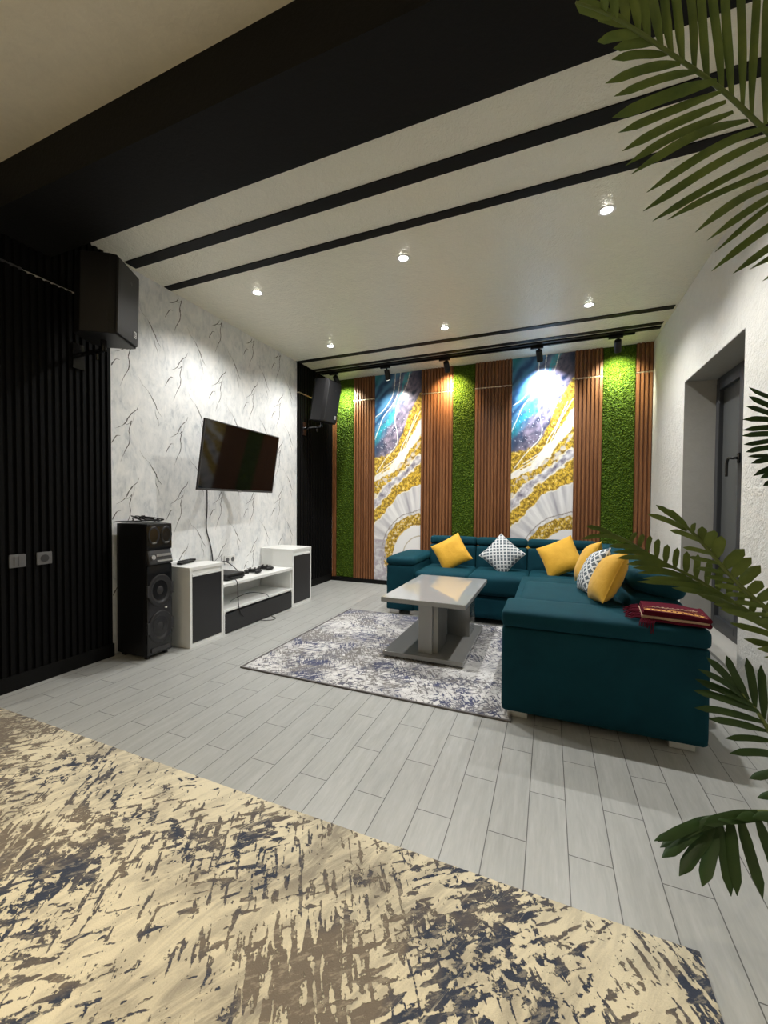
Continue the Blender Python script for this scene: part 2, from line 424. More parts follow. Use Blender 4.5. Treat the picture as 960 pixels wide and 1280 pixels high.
# black ceiling stripes (slots)
for n, (a, b, x0, x1) in enumerate(((2.0, 2.085, -2.83, .98), (2.345, 2.41, -2.86, .98), (4.165, 4.235, -2.87, .98), (4.50, 4.56, -2.87, .97))):
    struct(bx(x0, x1, a, b, H-.006, H+.01).build('trim_%d' % (n+1), 'black'))
# black slatted cladding on the left wall
def slats(y0, y1, z0, z1, pitch=.0402, x=XL, d0=.012, d1=.026, gap=.35):
    w = MB(); w.box(x, x+d0, y0, y1, z0, z1)
    n = int(round((y1-y0)/pitch)); p = (y1-y0)/n
    for i in range(n):
        a = y0+i*p+p*gap/2; b = a+p*(1-gap)
        w.add([(x+d0, a, z0), (x+d1, a+.003, z0), (x+d1, b-.003, z0), (x+d0, b, z0), (x+d0, a, z1), (x+d1, a+.003, z1), (x+d1, b-.003, z1), (x+d0, b, z1)],
              [(0,1,5,4), (1,2,6,5), (2,3,7,6), (0,3,2,1), (4,5,6,7)])
    return w
def black_panel(y0, y1, label):
    c = thing('slatted_wall_panel', (XL, (y0+y1)/2, 0), label, 'wall panel')
    slats(y0, y1, .09, 2.435).build('slatted_board', 'blackwall', c)
    slats(y0, y1, 2.452, H).build('upper_board', 'blackwall', c)
    return c
p1 = black_panel(YF, 1.912, 'long black slatted wall cladding at the left, running up to the marble wallpaper')
bx(XL, XL+.020, YF, 1.40, 2.437, 2.450).build('joint_strip', 'bezel', p1)
p2 = black_panel(4.19, YB-.002, 'narrow black slatted wall cladding in the far left corner behind the raised speaker')
bx(XL, XL+.028, 4.19, 4.90, 2.437, 2.450).build('joint_strip', 'strip', p2)
struct(bx(XL, XL+.03, YF, 1.912, 0, .09).build('baseboard_left', 'black'))
struct(bx(XL, XL+.03, 4.19, YB, 0, .09).build('baseboard_corner', 'black'))
struct(bx(XL+.03, XR, YB-.03, YB, 0, .055).build('baseboard_back', 'black'))
struct(bx(XL+.0, XL+.006, 1.905, 1.92, .0, H).build('trim_5', 'lens_ring'))

# ------------------------------------------------------------------ back wall panels
def wood_panel(x0, x1, label):
    c = thing('wood_slat_panel', ((x0+x1)/2, YB, .055), label, 'wall panel', 'walnut slat panels on the back wall')
    for nm, z0, z1 in (('slatted_board', .057, 2.491), ('upper_board', 2.509, H-.001)):
        w = MB(); w.slot(1).box(x0, x1, YB-.010, YB-.0005, z0, z1); w.slot(0)
        n = max(2, int(round((x1-x0)/.040))); p = (x1-x0)/n
        for i in range(n):
            a = x0+i*p+.006; b = x0+(i+1)*p-.006; y1 = YB-.010; y0 = YB-.026
            w.add([(a, y1, z0), (a+.003, y0, z0), (b-.003, y0, z0), (b, y1, z0), (a, y1, z1), (a+.003, y0, z1), (b-.003, y0, z1), (b, y1, z1)],
                  [(0,1,5,4), (1,2,6,5), (2,3,7,6), (0,3,2,1), (4,5,6,7)])
        w.build(nm, ['wood', 'woodback'], c)
    w = MB().box(x0, x1, YB-.022, YB-.0005, 2.495, 2.505)
    w.build('joint_strip', 'strip', c)
    return c
woods = [(-2.842, -2.775, 'narrowest walnut slat panel, at the far left beside the black corner'),
         (-2.504, -2.192, 'walnut slat panel between the left grass strip and the left agate mural'),
         (-1.538, -1.127, 'wide walnut slat panel right of the left agate mural'),
         (-.852, -.422, 'wide walnut slat panel between the middle grass strip and the right agate mural'),
         (.252, .530, 'walnut slat panel right of the right agate mural'),
         (.843, .998, 'narrow walnut slat panel at the right corner of the back wall')]
for a, b, l in woods: wood_panel(a, b, l)
def grass_panel(x0, x1, label, seed):
    rnd = random.Random(seed); w = MB(); st = .0085; nx = int((x1-x0)/st); nz = int((H-.057)/st); vs = []; fs = []
    for j in range(nz+1):
        for i in range(nx+1):
            e = i in (0, nx) or j in (0, nz)
            vs.append((x0+(x1-x0)*i/nx+(0 if e else rnd.uniform(-.003, .003)), YB-(.004 if e else rnd.uniform(.006, .021)), .057+(H-.058)*j/nz+(0 if e else rnd.uniform(-.003, .003))))
    for j in range(nz):
        for i in range(nx): a = j*(nx+1)+i; fs.append((a, a+1, a+nx+2, a+nx+1))
    w.add(vs, fs)
    # blades standing out of the turf
    for k in range(int((x1-x0)*5200)):
        x = rnd.uniform(x0+.01, x1-.01); z = rnd.uniform(.07, H-.02); a = rnd.uniform(0, 6.28); l = rnd.uniform(.010, .022)
        dx = math.cos(a)*.006; dz = math.sin(a)*.006-.004
        w.add([(x-.0016, YB-.012, z), (x+.0016, YB-.012, z), (x+dx, YB-.012-l, z+dz)], [(0, 1, 2)])
    o = w.build('grass_strip', 'grass'); return tag(o, label, 'grass panel', 'artificial grass strips on the back wall')
grass_panel(-2.775, -2.504, 'left strip of bright artificial grass, beside the raised black speaker', 1)
grass_panel(-1.127, -.852, 'middle strip of artificial grass between two wide walnut panels', 2)
grass_panel(.530, .843, 'right strip of artificial grass near the white side wall', 3)

# agate mural print
def lerp_curve(pts, u):
    for (a, va), (b, vb) in zip(pts, pts[1:]):
        if u <= b: t = (u-a)/(b-a); t = t*t*(3-2*t)*.5+t*.5; return va+(vb-va)*t
    return pts[-1][1]
B = [ # boundaries of the bands from top to bottom, v at u (v down from the top of the wall)
 [(0,.415),(.2,.405),(.45,.365),(.6,.30),(.75,.20),(1,.105)],      # blue | gold
 [(0,.49),(.15,.465),(.4,.435),(.6,.375),(.8,.30),(1,.235)],       # gold | cream
 [(0,.515),(.4,.462),(.65,.415),(.8,.35),(1,.295)],                # cream | gold2
 [(0,.595),(.2,.555),(.45,.50),(.7,.455),(1,.392)],                # gold2 | lavender
 [(0,.655),(.2,.60),(.5,.535),(.75,.475),(1,.43)],                 # lavender | gold3
 [(0,.725),(.1,.70),(.35,.635),(.6,.57),(1,.54)]]                  # gold3 | white agate
def mixc(a, b, t): return tuple(x+(y-x)*t for x, y in zip(a, b))
LINES = [[(.45,0),(.43,.06),(.38,.11),(.20,.17),(.02,.20)], [(.56,0),(.52,.08),(.42,.14),(.2,.20),(.09,.26),(0,.31)],
         [(.76,0),(.68,.07),(.52,.13),(.44,.22),(.50,.29),(.47,.345),(.25,.405),(.05,.47)], [(.98,.19),(.78,.28),(.62,.37),(.40,.43),(.02,.49)],
         [(.9,.2),(.72,.30),(.62,.34),(.50,.40),(.2,.45)]]
def seg_d(px, py, a, b):
    ax, ay = a; bx_, by_ = b; dx, dy = bx_-ax, by_-ay; t = max(0, min(1, ((px-ax)*dx+(py-ay)*dy)/(dx*dx+dy*dy+1e-9)))
    return math.hypot(px-ax-t*dx, py-ay-t*dy)
MW, MH = .66, 2.755
LM = [[(p.x, p.y) for p in catmull([(u*MW, v*MH, 0) for u, v in L], 4)] for L in LINES]
def mural_color(u, v):
    X, Y = u*MW, v*MH
    P = Vector((X, Y, 0))
    wob = noise.fractal(P*5, 1, 2, 4)*.018+noise.fractal(P*22+Vector((9, 0, 0)), 1, 2, 3)*.006
    vv = v+wob
    bs = [lerp_curve(b, u) for b in B]
    n1 = noise.fractal(P*30, .9, 2.1, 4); n2 = noise.fractal(Vector((X*14+Y*10, Y*9-X*8, 2)), .9, 2, 4); sp = noise.noise(P*170)
    W_ = (.72, .70, .70); G1 = (.78, .52, .06); G2 = (.22, .13, .02); GH = (.98, .88, .45)
    def gold():
        st = noise.noise(Vector((X*60+Y*25, Y*40-X*75, 4)))
        tt = .45+.7*n1+.55*st+.25*sp
        c = mixc(G2, G1, smoothstep(.15, .75, tt)); return mixc(c, GH, smoothstep(.85, 1.15, tt))
    if vv < bs[0]:
        # flowing blue field
        d = bs[0]-vv; fl = math.sin((Y*1.0+X*1.35)*34+3.5*noise.fractal(P*4, 1, 2, 3))
        blue = mixc((.020, .07, .17), (.08, .24, .42), .5+.5*fl)
        edge = noise.fractal(P*3.2+Vector((3, 3, 3)), 1, 2, 3)
        # purple grey zone at the right and low
        k = smoothstep(.28, .62, u*.95+v*1.5-.18+edge*.2)
        pur = mixc((.08, .08, .13), (.30, .25, .33), .5+1.1*n2)
        c = mixc(blue, pur, k)
        # teal stripe between
        tpos = lerp_curve([(0, .315), (.2, .26), (.4, .205), (.55, .12), (.65, .04), (1, -.1)], u)
        c = mixc(c, (.03, .46, .55), (1-smoothstep(.008, .035, abs(v-tpos+wob*1.5)))*(.55+.8*max(0, n1)))
        c = mixc(c, (.02, .26, .28), (1-smoothstep(.0, .09, v+abs(u-.05)*.4))*.8)
        c = mixc(c, (.03, .05, .10), (1-smoothstep(0, .11, abs(v-.36)+abs(u-.05)*.35))*.8)
        c = mixc(c, (.012, .02, .06), smoothstep(.65, 1, u)*(1-smoothstep(.02, .13, v))*.9)
        if noise.noise(P*60+Vector((0, 0, 5))) > .52 and v > .22 and u < .7: c = (.75, .78, .9)
        c = mixc(c, gold(), (1-smoothstep(.0, .012, d))*.8)
    elif vv < bs[1]: c = gold()
    elif vv < bs[2]: c = mixc(W_, (.95, .90, .80), .5+n2)
    elif vv < bs[3]: c = mixc(gold(), W_, smoothstep(.1, .4, n2)*.7)
    elif vv < bs[4]: c = mixc((.30, .28, .33), (.72, .70, .73), .5+1.2*n2)
    elif vv < bs[5]: c = gold()
    else:
        cx_, cy_ = MW*1.03, .875*MH; d = math.hypot((X-cx_), (Y-cy_)*.95); dd = d+wob*1.2
        ang = math.atan2(Y-cy_, X-cx_)
        ray = noise.fractal(Vector((ang*9, d*1.2, 0)), 1, 2, 4)
        c = mixc((.46, .45, .48), (.78, .77, .77), .6+1.1*ray)
        if dd < .40: c = mixc(W_, (.9, .9, .9), .5); c = mixc(c, (.45, .38, .25), 1-smoothstep(.003, .008, abs(d-.26)))
        elif dd < .54: c = mixc(gold(), W_, smoothstep(.2, .5, n1)*.6)
        if abs(dd-.575) < .006: c = (.30, .27, .25)
        if v > .80 and u < .3: c = mixc(c, (.42, .38, .43), smoothstep(0, .35, n2+.15))
    for b in (1, 2, 3, 4, 5):
        if abs(vv-bs[b]) < .0035: c = mixc(c, (.92, .88, .75), .7)
    if v < .55:
        for L in LM:
            for a, b in zip(L, L[1:]):
                if abs((a[1]+b[1])/2-Y) < .12 and seg_d(X, Y, a, b) < .0042: c = (.88, .88, .80); break
    return tuple(max(0, min(1, q)) for q in c)
def mural_mesh():
    nx, nz = 110, 459; vs = []; fs = []; cols = []
    for j in range(nz+1):
        for i in range(nx+1):
            u, v = i/nx, j/nz; vs.append((u*MW-MW/2, -.006, H-.0005-v*MH-.056)); c = mural_color(u, v); cols += [*c, 1]
    for j in range(nz):
        for i in range(nx): a = j*(nx+1)+i; fs.append((a, a+nx+1, a+nx+2, a+1))
    k = len(vs)  # thin board behind the print
    x, z0, z1 = MW/2, H-.0005-MH-.056, H-.0565
    for (a, b, c) in ((-x, -.006, z0), (x, -.006, z0), (x, -.006, z1), (-x, -.006, z1), (-x, 0, z0), (x, 0, z0), (x, 0, z1), (-x, 0, z1)): vs.append((a, b, c)); cols += [.8, .8, .8, 1]
    fs += [(k, k+1, k+5, k+4), (k+1, k+2, k+6, k+5), (k+2, k+3, k+7, k+6), (k+3, k, k+4, k+7)]
    me = bpy.data.meshes.new('agate_mural'); me.from_pydata(vs, [], fs)
    ca = me.color_attributes.new('print', 'FLOAT_COLOR', 'POINT'); ca.data.foreach_set('color', cols); me.materials.append(M['mural']); me.update(); return me
mm = mural_mesh()
for x0, x1, l in ((-2.192, -1.538, 'left agate mural in blue, gold and white, beside the left grass strip'), (-.422, .252, 'right agate mural with the brightest light spot, behind the sofa corner')):
    o = bpy.data.objects.new('agate_mural', mm); COL.objects.link(o); o.location = ((x0+x1)/2, YB-.0005, .056); o.scale = ((x1-x0-.003)/MW, 1, 1)
    tag(o, l, 'mural', 'agate print murals')
    
# ------------------------------------------------------------------ window in the niche
XG = XR+ND
nm = MB(); e = .004
nm.box(XR+.001, XR+.3, NY0-.0, NY0+e, NZ0, NZ1); nm.box(XR+.001, XR+.3, NY1-e, NY1, NZ0, NZ1); nm.box(XR+.001, XR+.3, NY0+e, NY1-e, NZ1-e, NZ1)
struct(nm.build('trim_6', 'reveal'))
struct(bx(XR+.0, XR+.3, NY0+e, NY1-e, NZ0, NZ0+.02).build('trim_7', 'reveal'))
wd = MB(); y0, y1, z0, z1 = NY0+.005, NY1-.005, NZ0+.021, NZ1-.005
for q in ((y0, y0+.055, z0, z1), (y1-.055, y1, z0, z1), (y0+.055, y1-.055, z1-.055, z1), (y0+.055, y1-.055, z0, z0+.055)): wd.box(XG, XG+.07, *q)
win = struct(wd.build('window_1', 'frame', bevel=.003))
ym = (y0+y1)/2
bx(XG, XG+.07, ym-.02, ym+.02, z0+.055, z1-.055).build('mullion', 'frame', win, bevel=.003)
for k, (a0, a1) in enumerate(((ym+.012, y1-.05), (y0+.05, ym-.012))):
    b0, b1 = z0+.05, z1-.05; sw = MB()
    for q in ((a0, a0+.06, b0, b1), (a1-.06, a1, b0, b1), (a0+.06, a1-.06, b1-.06, b1), (a0+.06, a1-.06, b0, b0+.06)): sw.box(XG-.018, XG+.05, *q)
    sash = sw.build('sash', 'frame', win, bevel=.004)
    bx(XG+.012, XG+.03, a0+.058, a1-.058, b0+.058, b1-.058).build('pane', 'glass', sash)
    if k == 0:
        hd = MB(); hy, hz = a0+.03, 1.42
        hd.rbox(XG-.030, XG-.016, hy-.014, hy+.014, hz-.035, hz+.035, .005); hd.cyl((XG-.028, hy, hz), (XG-.062, hy, hz), .009)
        hd.tube(catmull([(XG-.062, hy-.003, hz), (XG-.062, hy+.04, hz+.004), (XG-.062, hy+.070, hz-.012), (XG-.062, hy+.080, hz-.05), (XG-.062, hy+.078, hz-.12)], 5), .009, 10)
        hd.build('window_handle', 'plastic_g', sash, smooth=True)

# ------------------------------------------------------------------ recessed downlights
first = None
rows = [(.288, 2.69, 'recessed ceiling spotlight, front row, right one'), (-.964, 2.69, 'recessed ceiling spotlight, middle one of the front row'), (-2.227, 2.69, 'recessed ceiling spotlight, front row, nearest the marble wall'),
        (.294, 3.90, 'recessed ceiling spotlight, back row, right one near the side wall'), (-.964, 3.90, 'recessed ceiling spotlight, middle one of the back row'), (-2.229, 3.89, 'recessed ceiling spotlight, back row, left one near the black corner')]
for i, (x, y, l) in enumerate(rows+[(-2.2, -.35, ''), (-.96, -.35, ''), (.3, -.35, ''), (-2.2, -1.8, ''), (-.96, -1.8, ''), (.3, -1.8, '')]):
    lb = l or '%s spotlight above the %s of the large rug, out of view' % (('near', 'far')[y < -1], ('left side', 'middle', 'right side')[(x > -2)+(x > 0)])
    if i == 0:
        first = t0 = thing('recessed_spotlight', (x, y, H), lb, 'spotlight', 'recessed ceiling spotlights')
        MB().lathe([(.030, -.001), (.046, -.0015), (.048, -.004), (.044, -.007), (.033, -.006), (.030, -.002)], 32, (x, y, H)).build('ring', 'lens_ring', t0, smooth=True)
        MB().cyl((x, y, H-.0035), (x, y, H-.001), .029, n=28).build('lens', 'lens', t0)
    else:
        t0 = copy_tree(first); t0.location = (x, y, H); t0['label'] = lb
        if not l: t0['group'] = 'spotlights outside the view'
    ORG[t0.name] = Vector((x, y, H))
    if i == 0: lamp('spot_lamp', 'SPOT', (x, y, H-.02), DOWN_W, (1, .985, .95), t0, spot_size=math.radians(138), spot_blend=.85, shadow_soft_size=.02)
    if not l:
        lo = [c for c in t0.children if c.type == 'LIGHT'][0]
        if i == 6: WD = lo.data.copy(); WD.color = (1, .86, .62); WD.energy = DOWN_W*1.15; WD.spot_size = math.radians(76); WD.spot_blend = .8
        lo.data = WD
# track light
TY, TZ = 4.69, 2.785
tr = thing('lighting_track', (-1.0, TY, H), 'long black ceiling track that carries five spotlights', 'track')
bx(-2.80, .765, TY-.045, TY-.015, TZ-.0, H-.0005).build('rail', 'black', tr)
bx(-2.85, .97, TY-.10, TY-.045, H-.014, H-.0005).build('cover_strip', 'black', tr)
def track_spot(x, aim, power, color, label, size=62, blend=.5):
    t0 = thing('track_spotlight', (x, TY-.03, TZ), label, 'spotlight', 'spotlights on the black track')
    MB().rbox(x-.085, x+.045, TY-.045, TY-.015, TZ-.022, TZ-.001, .004, 4).build('adapter', 'plastic', t0)
    piv = Vector((x, TY-.03, TZ-.05)); d = (Vector(aim)-piv).normalized()
    MB().cyl((x, TY-.03, TZ-.02), piv, .010, n=12).cyl(piv+Vector((-.014, 0, 0)), piv+Vector((.014, 0, 0)), .012, n=12).build('yoke', 'plastic', t0)
    c0 = piv-d*.01; c1 = piv+d*.115
    hb = MB().cyl(c0, c1, .032, .034, n=24); hb.build('head', 'plastic', t0, bevel=.004)
    MB().cyl(c1-d*.001, c1+d*.001, .026, n=20).build('lens', mat('track_lens', (1, 1, 1), .5, emit=color, estr=6), t0)
    L = lamp('track_lamp', 'SPOT', c1+d*.004, power, color, t0, spot_size=math.radians(size), spot_blend=blend, shadow_soft_size=.025)
    L.rotation_euler = (-d).to_track_quat('Z', 'Y').to_euler()
track_spot(-2.60, (-2.60, YB, 2.42), 75, (.97, 1, .80), 'leftmost track spotlight, tilted over the left grass strip above the speaker', 106, 1)
track_spot(-1.877, (-1.86, YB, 1.9), 50, (1, .97, .90), 'second track spotlight from the left, hanging in front of the left agate mural', 120, 1)
track_spot(-1.131, (-1.145, YB, 2.45), 90, (1, .78, .46), 'middle track spotlight, casting a warm glow on the walnut slats', 106, 1)
track_spot(-.12, (-.07, YB, 2.36), 140, (.84, .92, 1), 'fourth track spotlight, casting the brightest white pool on the right mural', 100, 1)
track_spot(.619, (.66, YB, 2.42), 85, (1, 1, .74), 'rightmost track spotlight, in front of the right grass strip', 106, 1)
# unseen globe added behind the camera as warm fill for ceiling, rug and palm
for i, (x, y) in enumerate(((-1.7, -1.0), )):
    pd = thing('fill_globe', (x, y, H), 'added warm fill globe over the large rug, unseen, brightening the front of the room', 'lamp')
    MB().cyl((x, y, H-.02), (x, y, H), .06).cyl((x, y, 2.18), (x, y, H-.02), .006, n=8).build('cord', 'plastic', pd)
    sph = [(max(.001, .11*math.sin(math.pi*k/12)), 2.05-.11*math.cos(math.pi*k/12)) for k in range(13)]
    gm = mat('fill_glow', (1, 1, 1), .5, emit=(1, .78, .48), estr=FILL_W/(math.pi*4*math.pi*.11*.11))
    MB().lathe(sph, 24, (x, y, 0)).build('globe', gm, pd, smooth=True)

# ------------------------------------------------------------------ rugs
def rug_obj(x0, x1, y0, y1, th, mt, label, seed, curl=None):
    rnd = random.Random(seed); w = MB(); nx, ny = 60, 60; vs = []; fs = []
    for j in range(ny+1):
        for i in range(nx+1):
            x = x0+(x1-x0)*i/nx; y = y0+(y1-y0)*j/ny
            ex = min(i, nx-i, j, ny-j)
            z = th*(.7 if ex == 0 else 1)+.0015*noise.noise(Vector((x*4, y*4, seed)))
            if ex == 0: x += .002*noise.noise(Vector((x*30, y*30, 1))); y += .002*noise.noise(Vector((x*30, y*30, 7)))
            vs.append((x, y, max(.002, z)))
    for j in range(ny):
        for i in range(nx): a = j*(nx+1)+i; fs.append((a, a+1, a+nx+2, a+nx+1))
    w.add(vs, fs)
    # edge skirt down to the floor
    ring = [i for i in range(nx+1)]+[j*(nx+1)+nx for j in range(1, ny+1)]+[ny*(nx+1)+i for i in range(nx-1, -1, -1)]+[j*(nx+1) for j in range(ny-1, 0, -1)]
    low = [(vs[i][0], vs[i][1], 0.0005) for i in ring]; n = len(ring)
    w.add([vs[i] for i in ring]+low, [(i, n+i, n+(i+1) % n, (i+1) % n) for i in range(n)])
    o = w.build('area_rug', mt, smooth=True); return tag(o, label, 'rug', 'area rugs')
rug_obj(-2.78, .358, -1.6, 1.185, .011, 'rug_big', 'large cream and navy distressed rug filling the foreground floor', 3)
r2 = rug_obj(-1.868, -.168, 2.102, 3.70, .008, 'rug_small', 'smaller grey and navy distressed rug under the coffee table', 9)
MB().box(-1.868, -.168, 2.094, 2.104, .0005, .010).box(-.170, -.160, 2.094, 2.5, .0005, .010).box(-1.876, -1.866, 2.094, 3.70, .0005, .010).build('binding', 'rugedge', r2)

# ------------------------------------------------------------------ coffee table
ct = thing('coffee_table', (-.79, 3.09, .008), 'grey high-gloss coffee table with a plinth base standing on the smaller rug', 'coffee table')
zt = .435
tp = bx(-1.088, -.490, 2.62, 3.60, zt-.032, zt-.0005).build('tabletop', 'tableedge', ct, bevel=.002)
bx(-1.086, -.492, 2.622, 3.598, zt-.001, zt+.001).build('gloss_panel', 'graygloss', tp)
bs = bx(-1.075, -.505, 2.63, 3.51, .022, .052).build('base_plate', 'graygloss2', ct, bevel=.002)
for q in ((-1.02, -.95, 2.68, 2.75), (-.62, -.55, 2.68, 2.75), (-1.02, -.95, 3.38, 3.45), (-.62, -.55, 3.38, 3.45)):
    bx(*q, .0085, .022).build('foot', 'plastic', ct)
MB().box(-.835, -.735, 2.70, 3.42, .052, zt-.032).build('pedestal', 'tableedge', ct, bevel=.003)
MB().box(-.735, -.700, 2.72, 2.99, .053, zt-.033).box(-.735, -.560, 3.16, 3.40, .053, zt-.033).build('inner_panel', 'graygloss2', ct)

# ------------------------------------------------------------------ TV unit
tvx = -2.46
def unit(y0, y1, label, door_label=None):
    c = thing('tv_cabinet', ((XL+tvx)/2, (y0+y1)/2, 0), label, 'cabinet', 'low tv cabinets')
    f = MB(); x0 = XL+.005; x1 = tvx
    f.box(x0, x1, y0, y0+.022, 0, .582); f.box(x0, x1, y1-.022, y1, 0, .582); f.box(x0, x1, y0-.002, y1+.002, .582, .607)
    f.box(x0, x1-.002, y0+.022, y1-.022, 0, .03); f.box(x0, x0+.01, y0+.022, y1-.022, .03, .582)
    f.box(x1-.03, x1-.012, y0+.022, y1-.022, .552, .582)
    f.build('body', 'white_lam', c, bevel=.0015)
    d = bx(x1-.018, x1, y0+.024, y1-.024, .035, .535).build('door', 'dark_lam', c, bevel=.001)
    bx(x1-.018, x1+.003, y0+.024, y1-.024, .536, .552).build('handle', 'white_lam', d)
    bx(x1-.028, x1-.017, y0+.024, y1-.024, .555, .572).build('groove', 'plastic', c)
    return c
unit(2.22, 2.555, 'tall white cabinet with a charcoal door beside the party speaker, two remotes on top')
unit(3.52, 3.875, 'tall white cabinet with a charcoal door at the far end, nearest the black corner')
mu = thing('media_bench', ((XL+tvx)/2, 3.04, 0), 'low white media bench with open shelf and charcoal drawer between two cabinets', 'cabinet')
f = MB(); x0 = XL+.005; ya, yb = 2.557, 3.518
f.box(x0, tvx, ya, yb, .395, .420); f.box(x0, tvx, ya, yb, .185, .205); f.box(x0, tvx, ya, ya+.018, .0, .185); f.box(x0, tvx, yb-.018, yb, .0, .185)
f.box(x0, tvx-.02, ya, ya+.016, .205, .395); f.box(x0, tvx-.02, yb-.016, yb, .205, .395)
f.box(x0, x0+.008, ya+.016, yb-.016, .205, .395); f.box(x0, tvx-.03, ya+.018, yb-.018, .0, .02)
f.build('body', 'white_lam', mu, bevel=.0015)
dr = bx(tvx-.016, tvx, ya+.012, yb-.012, .008, .168).build('drawer', 'dark_lam', mu)
bx(tvx-.030, tvx-.016, ya+.018, yb-.018, .168, .184).build('groove', 'plastic', mu)
# remotes
def remote(x, y, a, label):
    t0 = thing('remote_control', (x, y, .608), label, 'remote control', 'remotes on the left cabinet', rot=(0, 0, a), local=True)
    MB().rbox(-.022, .022, -.085, .085, 0, .018, .006, 5).build('case', 'plastic', t0, smooth=True, local=True)
    k = MB()
    for j in range(7):
        for i in range(3): k.cyl((-.011+.011*i, -.06+.018*j, .017), (-.011+.011*i, -.06+.018*j, .0195), .0035, n=8)
    k.build('keypad', 'plastic_m', t0, local=True)
remote(-2.66, 2.36, .28, 'black remote control lying nearer the cabinet front edge')
remote(-2.725, 2.43, .15, 'black remote control lying behind the other one, nearer the wall')
# games console and two pads
gc = thing('game_console', (-2.62, 2.75, .4205), 'black slim game console lying on the media bench', 'console')
MB().rbox(-2.80, -2.52, 2.66, 2.88, .428, .478, .012, 6).build('case', 'plastic', gc, smooth=True)
MB().rbox(-2.79, -2.53, 2.67, 2.87, .4208, .43, .004, 4).build('foot', 'plastic_m', gc)
MB().box(-2.521, -2.518, 2.68, 2.86, .452, .455).build('slot', 'plastic_g', gc)
def pad(x, y, a, label):
    t0 = thing('game_controller', (x, y, .4205), label, 'game controller', 'game controllers on the bench', rot=(0, 0, a), local=True)
    b = MB().rbox(-.048, .048, -.028, .028, .006, .038, .014, 8)
    for s_ in (-1, 1):
        b.mtx(Matrix.Translation((s_*.055, -.022, .018)) @ Matrix.Rotation(-s_*.35, 4, 'Z') @ Matrix.Diagonal((.022, .052, .018, 1)))
        b.lathe([(max(.001, math.sin(math.pi*k/10)), -math.cos(math.pi*k/10)) for k in range(11)], 14)
    b.m = None; b.build('shell', 'plastic', t0, smooth=True, local=True)
    for s_ in (-1, 1):
        MB().cyl((s_*.022, -.014, .036), (s_*.022, -.014, .050), .006, n=12).cyl((s_*.022, -.014, .047), (s_*.022, -.014, .052), .010, n=14).build('thumbstick', 'plastic_m', t0, local=True)
    for dx, dy in ((.0, .009), (.0, -.009), (.009, 0), (-.009, 0)): MB().cyl((.045+dx, .008+dy, .036), (.045+dx, .008+dy, .041), .004, n=10).build('button', 'plastic_m', t0, local=True)
    MB().box(-.057, -.033, .004, .012, .036, .0405).box(-.049, -.041, -.004, .020, .036, .040).build('direction_pad', 'plastic_m', t0, local=True)
pad(-2.62, 3.10, .5, 'black game controller lying next to the console')
pad(-2.63, 3.30, .25, 'black game controller lying further from the console, by the far cabinet')
# cables
def cable(name, pts, r, label, mt='plastic', n=8, cat='cable'):
    o = MB().tube(catmull(pts, n), r, 6).build(name, mt, smooth=True); return tag(o, label, cat)
cable('power_cable', [(-2.862, 2.775, 1.25), (-2.862, 2.776, 1.04), (-2.862, 2.766, .90), (-2.862, 2.775, .82), (-2.862, 2.811, .713), (-2.862, 2.835, .60), (-2.862, 2.85, .44), (-2.862, 2.852, .424)], .0045, 'dark cable hanging down the marble wall from the television')
cable('console_cable', [(-2.806, 2.80, .452), (-2.83, 2.86, .50), (-2.82, 2.93, .54), (-2.78, 2.99, .50), (-2.70, 3.00, .44), (-2.66, 3.02, .4255), (-2.62, 3.045, .4255)], .004, 'black cable looping from the console towards the controllers')
cable('charging_cable', [(-2.52, 2.70, .440), (-2.47, 2.705, .432), (-2.455, 2.71, .39), (-2.454, 2.715, .30), (-2.453, 2.72, .22), (-2.453, 2.74, .15), (-2.450, 2.78, .10)], .0035, 'black charging cable hanging over the edge of the media bench')
cable('shelf_cable', [(-2.62, 2.80, .212), (-2.60, 2.86, .235), (-2.55, 2.95, .262), (-2.50, 3.04, .25), (-2.46, 3.10, .225), (-2.452, 3.13, .19)], .003, 'thin black cable arching out of the open shelf')
cable('floor_cable', [(-2.45, 3.00, .008), (-2.40, 3.03, .004), (-2.36, 3.08, .004), (-2.38, 3.13, .004), (-2.44, 3.15, .006)], .003, 'thin cable end poking out on the floor below the drawer')
# wall sockets
ws = thing('wall_socket', (XL, 3.055, .54), 'white double wall socket above the media bench', 'socket')
MB().rbox(XL+.0005, XL+.012, 2.985, 3.125, .50, .58, .004, 4).build('plate', 'socketwhite', ws)
for y in (3.02, 3.09):
    MB().cyl((XL+.011, y, .54), (XL+.0135, y, .54), .022, n=20).cyl((XL+.013, y-.008, .54), (XL+.0145, y-.008, .54), .003, n=8).cyl((XL+.013, y+.008, .54), (XL+.0145, y+.008, .54), .003, n=8).build('outlet', 'socketgrey', ws)
def gsock(y, label, kind):
    c = thing('switch_plate', (XL+.026, y, .71), label, 'switch', 'grey plates on the black slats')
    X = XL+.0265
    MB().rbox(X, X+.010, y-.040, y+.040, .712, .788, .003, 4).build('plate', 'socketgrey', c)
    if kind: MB().rbox(X+.009, X+.013, y-.018, y+.0, .722, .778, .002, 4).rbox(X+.009, X+.013, y+.002, y+.020, .722, .778, .002, 4).build('rocker', 'socketgrey', c)
    else: MB().cyl((X+.009, y, .75), (X+.012, y, .75), .022, n=20).build('outlet', 'plastic_m', c)
gsock(1.353, 'grey light switch with two rockers on the black slats, left of the socket', 1); gsock(1.487, 'grey single socket on the black slats, right of the light switch', 0)

